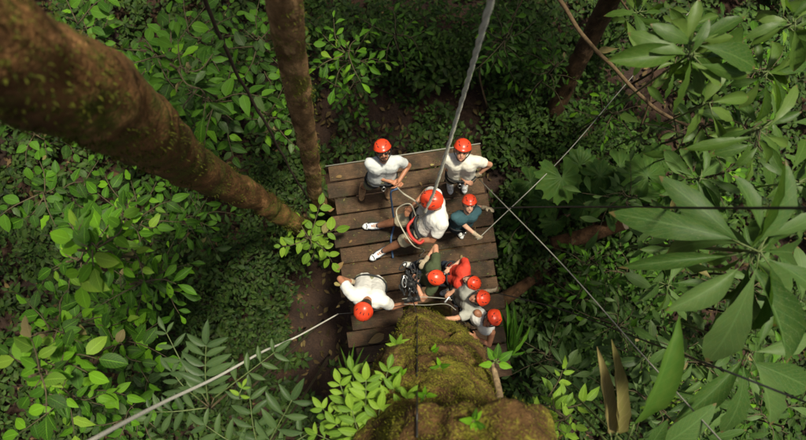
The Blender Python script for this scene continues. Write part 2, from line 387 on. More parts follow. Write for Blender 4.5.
def build_ground_cover():
    # leaf litter
    N = 9000; L = np.zeros((N, 3)); L[:, 0] = RNG.uniform(-8.5, 8.5, N); L[:, 1] = RNG.uniform(-5.5, 6, N)
    L[:, 2] = [gz(a, b)+.06 for a, b in L[:, :2]]
    a = RNG.uniform(0, 6.28, N); D = np.stack([np.cos(a), np.sin(a), RNG.normal(0, .2, N)], 1); NR = np.stack([RNG.normal(0, .35, N), RNG.normal(0, .35, N), np.ones(N)], 1)
    ln = RNG.uniform(.05, .15, N)
    tag(inst('leaf_litter', TEMPL['small'][0], L, rot_frames(D, NR, ln, ln*RNG.uniform(.35, .6, N)), M['litter']), 'brown dead leaf litter scattered over the dark forest soil', 'leaf litter', kind='stuff')
    # low green ground plants: many little rosettes
    pts = []
    while len(pts) < 8600:
        x, y = random.uniform(-8.5, 8.5), random.uniform(-5.2, 6)
        q = to_px((x, y, -2.2))
        if random.random() < dirtness(*q)*.92: continue
        if mnoise.noise(V((x*.8, y*.8, 3))) < -.22 and random.random() < .5: continue
        if -1.3 < x < 1.6 and -2 < y < 1.3: continue
        pts.append((x, y))
    L, D, NR, ln = [], [], [], []
    for x, y in pts:
        h = random.uniform(.05, .65)*(1+.4*mnoise.noise(V((x, y, 9)))); k = random.randint(4, 8); a0 = random.random()*6; sz = random.uniform(.07, .17)
        for i in range(k):
            a = a0+i*2.4; L.append((x+math.cos(a)*.02, y+math.sin(a)*.02, gz(x, y)+h+random.uniform(-.03, .06)))
            D.append((math.cos(a), math.sin(a), random.uniform(-.35, .4))); NR.append((random.gauss(0, .2), random.gauss(0, .2), 1)); ln.append(sz*random.uniform(.7, 1.2))
    ln = np.array(ln)
    tag(inst('ground_plants', TEMPL['small'][0], np.array(L), rot_frames(np.array(D), np.array(NR), ln, ln*.52), M['leaf_ground']), 'low seedlings and herbs in shade-darkened green covering the forest floor', 'ground cover', kind='stuff')
build_ground_cover()

# ================================================================== wooden platform
DECK_A = R(8.4); DU = V((math.cos(DECK_A), math.sin(DECK_A), 0)); DV = V((-math.sin(DECK_A), math.cos(DECK_A), 0))
def build_deck():
    c0 = P(327, 167, 0)                            # upper left corner of the deck
    root = empty('wooden_platform', (0, 0, -.05), 'brown wooden plank platform fixed around the mossy tree, people standing on it', 'platform')
    W = 2.06; pitch = .222; pw = .204; th = .045
    plank_cache = {}
    tz = (.42, -1.22, .52)                          # clearance round the mossy tree
    for i in range(14):
        v0 = -pitch*i+random.uniform(-.004, .004)
        segs = [(random.uniform(-.06, .05), W+random.uniform(-.06, .05))]
        yc = (c0+DV*(v0-pw/2)+DU*1.3).y
        half = tz[2]**2-(yc-tz[1])**2
        if half > -.01 or abs(yc-tz[1]) < tz[2]:
            hw = math.sqrt(max(half, .02)); mid = (V((tz[0], tz[1], 0))-c0).dot(DU)
            segs = [(segs[0][0], mid-hw), (mid+hw, segs[0][1])]
        for u0, u1 in segs:
            if u1-u0 < .12: continue
            n = 8; vs, fs = [], []
            zt = random.uniform(-.006, .006); tw = random.uniform(-.006, .006)
            # edges of an old board: slightly wavy, with a chamfer
            prof = [(0, -th), (0, -.006), (.006, 0), (pw*.5, .001), (pw-.006, 0), (pw, -.006), (pw, -th)]
            for k in range(n+1):
                u = u0+(u1-u0)*k/n
                for a, z in prof:
                    wob = .005*mnoise.noise(V((u*3, i*7.7+(0 if a < pw/2 else 3), 0)))
                    p = c0+DU*u+DV*(v0-a+wob); vs.append((p.x, p.y, z+zt+tw*(a/pw-.5)+.004*mnoise.noise(V((u*1.5, i*3., 5)))))
            m = len(prof)
            for k in range(n):
                for j in range(m): a = k*m+j; b = k*m+(j+1) % m; fs.append((a, a+m, b+m, b))
            fs += [tuple(range(m)), tuple(range(n*m, n*m+m))[::-1]]
            me = mesh('plank', vs, fs, False)
            o = link('plank', me, root, M['wood'])
    mb = MB()
    # thin steel edging seen along the far edge
    e0, e1 = c0+DV*.012+DU*-.02, c0+DV*.012+DU*(W+.02)
    mb.tube([e0+V((0, 0, .008)), e1+V((0, 0, .008))], .008, 8).build('edge_cable', M['cable_thin'], root)
    for v in (-.35, -1.35, -2.75):
        b = MB(); c = c0+DU*(W/2)+DV*v+V((0, 0, -.145)); b.box(c, DU*(W/2-.03), DV*.05, V((0, 0, .09))); b.build('beam', M['bark4'], root, False)
    for u in (.12, W-.12):
        for v in (-.25, -2.75):
            p = c0+DU*u+DV*v; b = MB(); b.tube([V((p.x, p.y, gz(p.x, p.y)-.1)), V((p.x, p.y, -.24))], .07, 10); b.build('post', M['bark4'], root)
    return c0
DECK0 = build_deck()

# ================================================================== trees
def trunk_mesh(pts, seg=36, amp=.02, fscale=4., k=10, lump=None):
    """pts: (x,y,z,r) down to up; noise-displaced tube"""
    path = smooth_path([p[:3] for p in pts], k); rr = np.interp(np.linspace(0, len(pts)-1, len(path)), range(len(pts)), [p[3] for p in pts])
    mb = MB(); mb.tube(path, list(rr), seg); out = []
    for i, v in enumerate(mb.v):
        c = path[min(i//seg, len(path)-1)]; d = (V(v)-c); r = d.length; d.normalize()
        q = V(v)*fscale; a = amp*(mnoise.noise(q)+.5*mnoise.noise(q*2.3)+.3*mnoise.noise(q*5))
        if lump:
            for lx, ly, lz, ls, la in lump: a += la*math.exp(-((V(v)-V((lx, ly, lz))).length/ls)**2)
        out.append(c+d*(r+a))
    return mesh('trunk', out, mb.f)
def crown(parent, c, rad, n, size, seed):
    """unseen leaf clumps above the viewer, added to shade and dapple the view"""
    rg = np.random.default_rng(seed); cl = max(8, n//60)
    cc = rg.normal(0, 1, (cl, 3)); cc /= np.linalg.norm(cc, axis=1, keepdims=True); cc *= rg.uniform(.25, 1, (cl, 1))**.6; cc *= np.array(rad); cc += np.array(c)
    k = rg.integers(0, cl, n); L = cc[k]+rg.normal(0, .28, (n, 3))*np.array([1, 1, .5])
    D = rg.normal(0, 1, (n, 3)); D[:, 2] -= .3; NR = rg.normal(0, .4, (n, 3)); NR[:, 2] += 1; ln = rg.uniform(.7, 1.2, n)*size
    o = inst('crown', TEMPL['small'][0], L, rot_frames(D, NR, ln, ln*.5), M['leaf_bush'], parent); o['kind'] = 'stuff'
    return cc
def moss_on(parent, me, n, zr, seed, thr, size=(.010, .032)):
    rg = random.Random(seed); L, D, NR, ln = [], [], [], []; polys = [p for p in me.polygons if zr[0] < p.center.z < zr[1]]; tries = 0
    while len(L) < n and tries < n*12:
        tries += 1; p = rg.choice(polys); c = V(p.center)
        if mnoise.noise(c*3.1)+.5*mnoise.noise(c*9)+.5 < thr+rg.uniform(-.15, .25): continue
        nn = p.normal; t = V((rg.gauss(0, 1), rg.gauss(0, 1), rg.gauss(0, 1)))*.55+nn
        L.append(c+V((rg.gauss(0, .012), rg.gauss(0, .012), rg.gauss(0, .012)))); D.append(t.normalized()); NR.append(nn.orthogonal()); ln.append(rg.uniform(*size))
    ln = np.array(ln); o = inst('moss', leaf_template('t', 2, 'lance', .1, .3), np.array(L), rot_frames(np.array(D), np.array(NR), ln, ln*.35), M['moss_dark'], parent); o['kind'] = 'stuff'
def tree(name, label, pts, mat, amp, fs, crown_c=None, crown_r=None, crown_n=0, size=.2, seed=1, lump=None, k=16, moss_n=0, moss_z=(0, 7), moss_t=.45):
    b = pts[0]; r = empty(name, b[:3], label, 'tree')
    me = trunk_mesh(pts, 56, amp, fs, k, lump); link('trunk', me, r, mat)
    if moss_n: moss_on(r, me, moss_n, moss_z, seed, moss_t)
    if crown_c:
        cc = crown(r, crown_c, crown_r, crown_n, size, seed); top = V(pts[-1][:3]); mb = MB()
        for q in cc[:14]:
            q = V(q); m = (top+q)/2+V((0, 0, .25)); mb.tube(smooth_path([top-V((0, 0, .3)), m, q], 4), list(np.linspace(.07, .015, 9)), 6)
        mb.build('limbs', mat, r)
    return r
b1 = P(299, 226, 0)
t1 = tree('forest_tree', 'thick blurred red-brown trunk slanting in from the upper left corner', 
     [(b1.x-.32, b1.y+.05, gz(b1.x, b1.y)-.1, .19), (b1.x, b1.y, 0, .112), (-1.50, .40, 1., .122), (-1.60, .52, 1.75, .140), (-1.69, .63, 3.2, .172), (-1.55, .67, 4.4, .205), (-1.41, .66, 5.2, .225), (-1.33, .62, 5.9, .215), (-1.3, .6, 7., .21), (-1.3, .7, 9.5, .19), (-1.5, 1, 12, .15)],
     M['bark1'], .034, 3.6, (-6.2, 5.6, 12.6), (2.4, 2.4, 1.0), 1200, .30, 5, moss_n=4500, moss_z=(-.5, 6.6), moss_t=.58)
b2 = P(318, 199, 0)
t2 = tree('forest_tree', 'slim scaly brown trunk rising beside the top left corner of the platform',
     [(b2.x, b2.y, gz(b2.x, b2.y)-.1, .14), (b2.x, b2.y, 0, .088), (-1.0, .84, 1.4, .090), (-.84, 1.12, 3.1, .098), (-.67, 1.36, 4.7, .105), (-.50, 1.6, 6.5, .10), (-.3, 2, 9.5, .09), (-.2, 2.3, 11.5, .07)],
     M['bark2'], .016, 7., (1.3, 7.0, 12.4), (2.4, 1.5, .9), 1200, .28, 6, moss_n=1500, moss_z=(-.5, 5.5), moss_t=.6)  # unseen leaves overhead, set so their shadow darkens the top centre left
# mossy host tree in front: radial loft
MT = [(-3, .40, -1.40, .50, .46), (0, .36, -1.32, .38, .36), (1.2, .34, -1.26, .40, .39), (1.75, .34, -1.22, .42, .41), (2.05, .34, -1.21, .43, .40), (2.5, .29, -1.20, .50, .39), (3.0, .23, -1.22, .55, .36), (3.5, .21, -1.28, .54, .33), (3.95, .22, -1.36, .50, .30), (4.18, .30, -1.37, .49, .34), (4.42, .40, -1.35, .55, .50), (4.8, .42, -1.42, .55, .44), (5.3, .42, -1.56, .46, .36), (6, .45, -1.7, .42, .38), (7.5, .5, -1.75, .46, .46), (10, .7, -2.2, .4, .4), (12.5, 1, -2.6, .3, .3)]
HOLE = P(452, 334, 1.95)
def build_mossy():
    r = empty('mossy_tree', (.42, -1.22, -2.4), 'huge moss-covered tree trunk rising at the bottom centre in front of the platform', 'tree')
    zs = np.concatenate([np.linspace(-3, .8, 14), np.linspace(.9, 5.6, 150), np.linspace(5.7, 12.5, 30)]); seg = 150; vs, fs = [], []
    for z in zs:
        for k in range(seg):
            a = 2*math.pi*k/seg; ca, sa = math.cos(a), math.sin(a)
            cx, cy, rx, ry = interp(MT, z+(.34*mnoise.noise(V((ca*1.6, sa*1.6, 7.3)))+.12*mnoise.noise(V((ca*5, sa*5, 2.3))))*(1 if z > 3 else max(0, z-2)))
            d = V((ca*rx, sa*ry, 0)); p = V((cx, cy, z))+d; u = d.normalized()
            q = p*2.1; am = .085*mnoise.noise(q)+.05*mnoise.noise(q*2.7)+.022*mnoise.noise(q*7)+.009*mnoise.noise(q*17)
            # the left lobe stands out towards the deck, the right one is lower
            am += .20*math.exp(-((a-2.05)/.42)**2)*math.exp(-((z-1.75)/.8)**2)
            am -= .05*math.exp(-((a-1.35)/.14)**2)*math.exp(-((z-2.3)/.6)**2)
            am += .07*math.exp(-((a-.75)/.4)**2)*math.exp(-((z-2.8)/.45)**2)+.06*math.exp(-((a-2.2)/.3)**2)*math.exp(-((z-3.2)/.5)**2)
            am += .04*mnoise.noise(V((a*3, z*1.2, 4)))*(1 if z > 4.2 else .5)
            vs.append(p+u*am)
    n = len(zs)
    # knot hole sunk where the two lobes meet
    best = min(vs, key=lambda p: (to_px(p)[0]-452)**2+(to_px(p)[1]-334)**2+(0 if p.y > -1.1 else 1e6))
    out = []
    for p in vs:
        q = (p-best).length; c = V((.38, -1.16, p.z)); d = (p-c).normalized()
        out.append(p-d*.16*math.exp(-(q/.045)**4)+d*.03*math.exp(-((q-.085)/.03)**2))
    for i in range(n-1):
        for k in range(seg): fs.append((i*seg+k, i*seg+(k+1) % seg, (i+1)*seg+(k+1) % seg, (i+1)*seg+k))
    me = mesh('trunk', out, fs); link('trunk', me, r, M['bark3'])
    # moss tufts
    L, D, NR, ln = [], [], [], []
    me.calc_loop_triangles() if hasattr(me, 'calc_loop_triangles') else None
    rg = random.Random(4); cnt = 0
    while cnt < 24000:
        p = rg.choice(me.polygons); c = p.center
        if not (.9 < c.z < 5.6) or p.normal.y < -.35: continue
        den = .5+.9*mnoise.noise(V(c)*2.3)+.35*mnoise.noise(V(c)*7) - (.12 if c.z > 4.25 else 0) + .5*mnoise.noise(V(c)*4.1)
        if rg.random() > den: continue
        if (V(c)-best).length < .05: continue
        t = V((rg.gauss(0, 1), rg.gauss(0, 1), rg.gauss(0, 1)))*.55+p.normal
        L.append(V(c)+V((rg.gauss(0, .012), rg.gauss(0, .012), rg.gauss(0, .012)))); D.append(t.normalized()); NR.append(p.normal.orthogonal()); ln.append(rg.uniform(.007, .022)); cnt += 1
    ln = np.array(ln)
    o = inst('moss', leaf_template('t', 2, 'lance', .1, .3), np.array(L), rot_frames(np.array(D), np.array(NR), ln, ln*.35), M['moss'], r); o['kind'] = 'stuff'
    # broken branch stub at the right shoulder
    mb = MB(); a, b = P(493, 372, 3.0), P(501, 398, 3.9)
    mb.tube(smooth_path([P(500, 405, 3.55), P(498, 388, 3.35), P(494, 370, 3.25), P(492, 362, 3.3)], 5), list(np.linspace(.035, .017, 16)), 10)
    mb.build('branch_stub', M['stub'], r)
    crown(r, (1.6, -4.6, 12.9), (2.6, 1.8, .9), 1200, .3, 8)
    return r, me
MOSSY, MOSSY_ME = build_mossy()
# dark leaning trunk upper right
a4 = P(544, 128, -2.1)
tree('forest_tree', 'dark slim leaning trunk in shade at the upper right', [(a4.x-.05, a4.y-.1, gz(a4.x, a4.y)-.1, .17), (a4.x, a4.y, -1.9, .14), tuple(P(575, 68, -.6))+(.13,), tuple(P(612, -4, .8))+(.125,), tuple(P(660, -90, 2.6))+(.11,), (4.2, 5.9, 5, .1), (4.0, 5.9, 8.7, .08)], M['bark4'], .012, 6., (3.3, 5.5, 9.8), (2.3, 1.8, .8), 1600, .34, 12)  # unseen leaves overhead, added to keep sun off the top centre

# ------------------------------------------------------------------ logs, vines
def build_log():
    r = empty('fallen_log', P(590, 232, -1.55), 'brown fallen log with a pale broken end lying right of the platform', 'log')
    pts = [tuple(P(552, 244, -1.0))+(.10,), tuple(P(580, 237, -.8))+(.11,), tuple(P(605, 229, -.6))+(.11,), tuple(P(624, 223, -.45))+(.105,)]
    link('trunk', trunk_mesh(pts, 20, .012, 6), r, M['log'])
    c = V(pts[-1][:3]); ax = (c-V(pts[-2][:3])).normalized(); mb = MB(); vs, fs = [c+ax*.02], []
    a = ax.orthogonal().normalized(); b = ax.cross(a)
    for k in range(16):
        q = k*math.pi/8; vs.append(c+ax*(.012+random.uniform(0, .05))+(a*math.cos(q)+b*math.sin(q))*.098)
    fs = [(0, 1+k, 1+(k+1) % 16) for k in range(16)]; vs2 = [v-ax*.06 for v in vs[1:]]; vs += vs2
    fs += [(1+k, 17+k, 17+(k+1) % 16, 1+(k+1) % 16) for k in range(16)]
    mb.add(vs, fs); mb.build('broken_end', M['wood_cut'], r, False)
build_log()
mb = MB(); mb.tube(smooth_path([P(494, 305, -1.9), P(510, 295, -1.7), P(526, 284, -1.75), P(540, 274, -2.1)], 6), list(np.linspace(.13, .07, 19)), 14)
tag(mb.build('root', M['log']), 'reddish brown root running out from under the right platform edge', 'root')
def vine(label, pts, r0, r1, mat, name='vine'):
    p = smooth_path(pts, 8); mb = MB()
    p = [q+V((mnoise.noise(q*3), mnoise.noise(q*3+V((9, 0, 0))), 0))*.02 for q in p]
    mb.tube(p, list(np.linspace(r0, r1, len(p))), 8); return tag(mb.build(name, mat), label, 'vine')
vine('thin dark hanging vine between the two left trunks', [P(196, -25, 4.2), P(222, 42, 3.4), P(258, 110, 2.2), P(290, 168, .8), P(312, 205, -.4)], .017, .012, M['vine_dark'])
vine('brown curving woody vine across the upper right', [P(548, -20, 2.2), P(578, 28, 2.0), P(612, 66, 1.7), P(640, 95, 1.5), P(662, 114, 1.4), P(690, 126, 1.5)], .024, .018, M['vine'])
vine('thin upright brown liana in the shade at top right', [P(640, 125, .6), P(652, 90, 1.), P(650, 55, 1.2), P(634, 20, 1.6), P(610, -15, 2)], .014, .010, M['vine'])
vine('curving thin bare stem above the top centre dirt', [P(487, 108, -1.8), P(480, 70, -1.2), P(500, 35, -.6), P(520, 5, -.2), P(530, -20, 0)], .016, .010, M['vine'])

# ================================================================== plants
def plant(name, label, base, cat='plant', group=None): return empty(name, base, label, cat, group)
def sapling(px, py, z, rpx, ntw, ln, mk, label, shape='oval', wr=.58, name='broadleaf_sapling', joined=False, jmat=None, layers=1.0, group='broadleaf saplings around the platform', cat='sapling', up=.25):
    c = P(px, py, z); Rr = rpx*(CAM_H-z)/600; kz = 1+.16*max(0, z); bx, by = c.x*kz+random.uniform(-.2, .2), c.y*kz+random.uniform(-.2, .2)
    if -1.25 < bx < 1.5 and -2.1 < by < 1.3: bx = -1.45 if bx < 0 else 1.6
    base = V((bx, by, gz(bx, by)-.02)); r = plant(name, label, base, cat, group)
    mb = MB(); stem = smooth_path([base, (base+c)/2+V((random.uniform(-.1, .1), random.uniform(-.1, .1), 0)), c-V((0, 0, .1))], 6)
    mb.tube(stem, list(np.linspace(.022, .01, len(stem))), 6); leaves = []
    for i in range(ntw):
        a = i*2.39996+random.uniform(-.3, .3); f = ((i+.6)/ntw)**.55; rad = Rr*f*random.uniform(.85, 1.12)
        zz = c.z-random.uniform(0, .9)*layers*f - .12; st = V((c.x, c.y, zz-.25*Rr))+(V((random.gauss(0, .22), random.gauss(0, .22), -.12))*Rr if joined else V((0, 0, 0))); d0 = V((math.cos(a), math.sin(a), 0))
        en = st+d0*rad+V((0, 0, up*rad*random.uniform(.2, 1.2)))
        tw = smooth_path([st, (st+en)/2+V((random.uniform(-.06, .06), random.uniform(-.06, .06), .08*rad)), en], 4)
        mb.tube(tw, list(np.linspace(.004 if joined else .008, .0015 if joined else .003, len(tw))), 5)
        tf = random.uniform(.7, 1.25)
        tl = sum((tw[k+1]-tw[k]).length for k in range(len(tw)-1)); n = max(2, int(tl/(ln*(.30 if joined else .52))))
        for k in range(n+1):
            t = .22+.78*k/n if n else 1; q = t*(len(tw)-1); j = min(int(q), len(tw)-2); p = tw[j].lerp(tw[j+1], q-j)
            td = (tw[j+1]-tw[j]).normalized(); sd_ = td.cross(V((0, 0, 1))).normalized()
            s = 1 if k % 2 else -1
            if k == n: d = td
            else: d = td*.55+sd_*s*random.uniform(.75, 1.1)
            d = d+V((random.gauss(0, .15), random.gauss(0, .15), random.uniform(-.35, .12)))
            nn = V((random.gauss(0, .38), random.gauss(0, .38), 1)); l = ln*tf*random.uniform(.6, 1.2)
            if joined: p = p+V((random.gauss(0, .05), random.gauss(0, .05), random.uniform(0, .09)))
            leaves.append((p+d.normalized()*.012, d, nn, l, l*wr*random.uniform(.88, 1.1)))
    mb.build('stem', M['twig_dark' if joined else 'twig'], r)
    if joined:
        L = np.array([q[0] for q in leaves]); o = inst('foliage', TEMPL[shape][0], L, rot_frames(np.array([q[1] for q in leaves]), np.array([q[2] for q in leaves]), np.array([q[3] for q in leaves]), np.array([q[4] for q in leaves])), M[jmat], r); o['kind'] = 'stuff'
    else:
        for q in leaves[:298]:
            u = random.random(); alt = {'leaf_bright': ('leaf_mid', 'leaf_yel'), 'leaf_mid': ('leaf_bright', 'leaf_grey')}.get(mk, (mk, mk))
            add_leaf(r, shape, mk if u < .74 else alt[0] if u < .90 else alt[1] if u < .988 else 'leaf_dead', *q)
    return r
SAP = [  # px py z radius_px twigs leaf material label
 (62, 14, 1.6, 70, 16, .15, 'leaf_mid', 'mid green oval-leaved sapling in the extreme top left corner above the blurred trunk'),
 (140, 42, 2.6, 68, 17, .165, 'leaf_mid', 'sapling with large drooping oval leaves just above the blurred slanting trunk'),
 (205, 95, 2.0, 60, 16, .16, 'leaf_mid', 'oval-leaved sapling crossed by the dark vine between the two left trunks'),
 (250, 30, 1.8, 55, 14, .15, 'leaf_mid', 'leafy sapling at the top edge just left of the slim scaly trunk'),
 (345, 42, 1.6, 48, 15, .14, 'leaf_bright', 'bright green sapling at the top edge just right of the slim scaly trunk'),
 (262, 110, 1.0, 42, 12, .14, 'leaf_mid', 'darker sapling tucked behind the slim scaly trunk, left of the bare soil'),
 (28, 190, 2.2, 50, 13, .16, 'leaf_mid', 'oval-leaved sapling at the left edge directly under the blurred trunk'),
 (105, 215, 2.4, 60, 16, .16, 'leaf_bright', 'light green sapling under the middle of the blurred slanting trunk'),
 (60, 262, 3.0, 62, 17, .15, 'leaf_bright', 'sunny yellow-green sapling with round leaves at the left edge, half way down'),
 (125, 285, 2.7, 56, 15, .145, 'leaf_bright', 'bright narrow-leaved sapling right of the sunny round-leaved one on the left side'),
 (30, 335, 2.4, 52, 14, .16, 'leaf_bright', 'broad-leaved sapling at the left edge in the lower third'),
 (100, 350, 2.0, 58, 15, .16, 'leaf_bright', 'broad-leaved sapling left of the pinnate plant and above the pale cable'),
 (35, 410, 2.6, 58, 15, .165, 'leaf_bright', 'large-leaved sapling in the bottom left corner'),
 (110, 428, 1.2, 50, 13, .16, 'leaf_mid', 'dim sapling at the bottom edge under the pale cable'),
 (175, 215, 1.0, 48, 13, .14, 'leaf_mid', 'shaded sapling below the lower half of the blurred trunk'),
 (165, 150, .6, 55, 12, .15, 'leaf_mid', 'shaded sapling showing between the vine and the blurred trunk'),
 (306, 238, .7, 34, 13, .13, 'leaf_yel', 'yellow-green seedling at the foot of the blurred trunk beside the platform'),
 (352, 78, -.4, 38, 11, .12, 'leaf_mid', 'small sapling above the bare soil patch at top centre'),
 (70, 250, 4.2, 48, 12, .135, 'leaf_bright', 'nearest sunlit sapling with pale round leaves at the left edge'),
 (165, 60, 3.8, 44, 11, .15, 'leaf_mid', 'nearest sapling above the blurred trunk with pale hanging leaves'),
 (20, 380, 4.0, 44, 11, .15, 'leaf_bright', 'nearest broad-leaved sapling at the lower left edge'),
 (20, 130, .8, 45, 10, .15, 'leaf_mid', 'dim sapling behind the blurred trunk at the left edge'),
 (180, 25, .9, 60, 13, .14, 'leaf_mid', 'sapling at the top edge left of the dark vine'),
 (100, 100, .2, 70, 12, .15, 'leaf_mid', 'shaded sapling peeping out above the middle of the blurred trunk'),
]
SAP2 = [
 (530, 222, -1.2, 34, 10, .16, 'leaf_mid', 'lance-leaved sapling left of the fallen log'),
 (640, 275, .2, 48, 14, .19, 'leaf_mid', 'lance-leaved sapling below the fallen log, beside the pale diagonal cable'),
 (590, 300, -.4, 44, 13, .18, 'leaf_mid', 'dim lance-leaved sapling left of the pale diagonal cable'),
 (690, 300, 1.0, 44, 12, .19, 'leaf_mid', 'lance-leaved sapling half hidden under the giant ribbed leaves'),
 (560, 365, .2, 46, 14, .18, 'leaf_grey', 'grey-green lance-leaved sapling right of the mossy tree'),
 (655, 365, .6, 44, 13, .17, 'leaf_grey', 'grey-green sapling behind the bright strap leaf'),
 (700, 400, .2, 44, 14, .14, 'leaf_yel', 'sapling with sun flecks put into its pale green leaves low behind the bright strap leaf'),  # yellow-green leaf colour imitates sun flecks
 (790, 60, 2.4, 52, 14, .18, 'leaf_bright', 'light green lance-leaved sapling at the right edge near the top'),
 (745, 20, 2.0, 50, 13, .17, 'leaf_mid', 'lance-leaved sapling at the top edge behind the spotted whorl'),
 (735, 170, 1.8, 44, 13, .18, 'leaf_bright', 'light lance-leaved sapling above the dark level cable'),
 (672, 225, .0, 40, 12, .17, 'leaf_mid', 'lance-leaved sapling behind the longest giant leaf'),
 (795, 400, 2.0, 48, 12, .19, 'leaf_mid', 'lance-leaved sapling at the right edge in the bottom corner'),
 (510, 30, .2, 44, 13, .14, 'leaf_mid', 'lance-leaved sapling at the top edge just right of the thick rope'),
 (560, 60, .0, 42, 12, .14, 'leaf_mid', 'dark lance-leaved sapling beside the dark leaning trunk'),
 (395, 25, .0, 42, 12, .13, 'leaf_mid', 'dim lance-leaved sapling at the top edge above the bare soil'),
 (620, 110, .2, 40, 12, .14, 'leaf_mid', 'lance-leaved sapling under the middle of the woody vine'),
]
for i, s in enumerate(SAP):
    k = (0, 0, 1, 0, 2)[i % 5]
    sapling(*s[:7], s[7], shape=('oval', 'ovate', 'lance')[k], wr=(.6, .52, .40)[k])
for s in SAP2: sapling(*s[:7], s[7], shape='lance', wr=.36)
SAP3 = [
 (720, 120, 2.6, 50, 11, .27, 'leaf_hero', 'big-leaved sapling under the spotted whorled plant'),
 (780, 120, 3.0, 50, 10, .26, 'leaf_hero', 'big-leaved sapling behind the forked shrub at the right edge'),
 (700, 30, 2.2, 52, 11, .25, 'leaf_hero', 'big-leaved sapling showing between the upper whorls'),
 (700, 235, 2.2, 50, 11, .28, 'leaf_big', 'big-leaved sapling under the left part of the giant whorl'),
 (640, 195, 1.2, 44, 11, .22, 'leaf_big', 'big-leaved sapling right of the lobed fan leaves'),
 (770, 290, 2.4, 54, 11, .28, 'leaf_big', 'big-leaved sapling filling the gaps under the giant whorl'),
 (720, 370, 2.2, 50, 11, .26, 'leaf_big', 'big-leaved sapling under the lower dull whorl'),
 (630, 330, .8, 46, 12, .20, 'leaf_grey', 'grey big-leaved sapling above the withered leaf'),
 (790, 430, 2.6, 48, 10, .26, 'leaf_big', 'big-leaved sapling in the very bottom right corner'),
 (600, 265, .0, 40, 11, .19, 'leaf_mid', 'dim big-leaved sapling just under the fallen log'),
 (670, 415, 1.8, 44, 11, .22, 'leaf_grey', 'grey big-leaved sapling at the bottom edge behind the strap leaf'),
]
for s in SAP3: sapling(*s[:7], s[7], shape='obl', wr=.34)
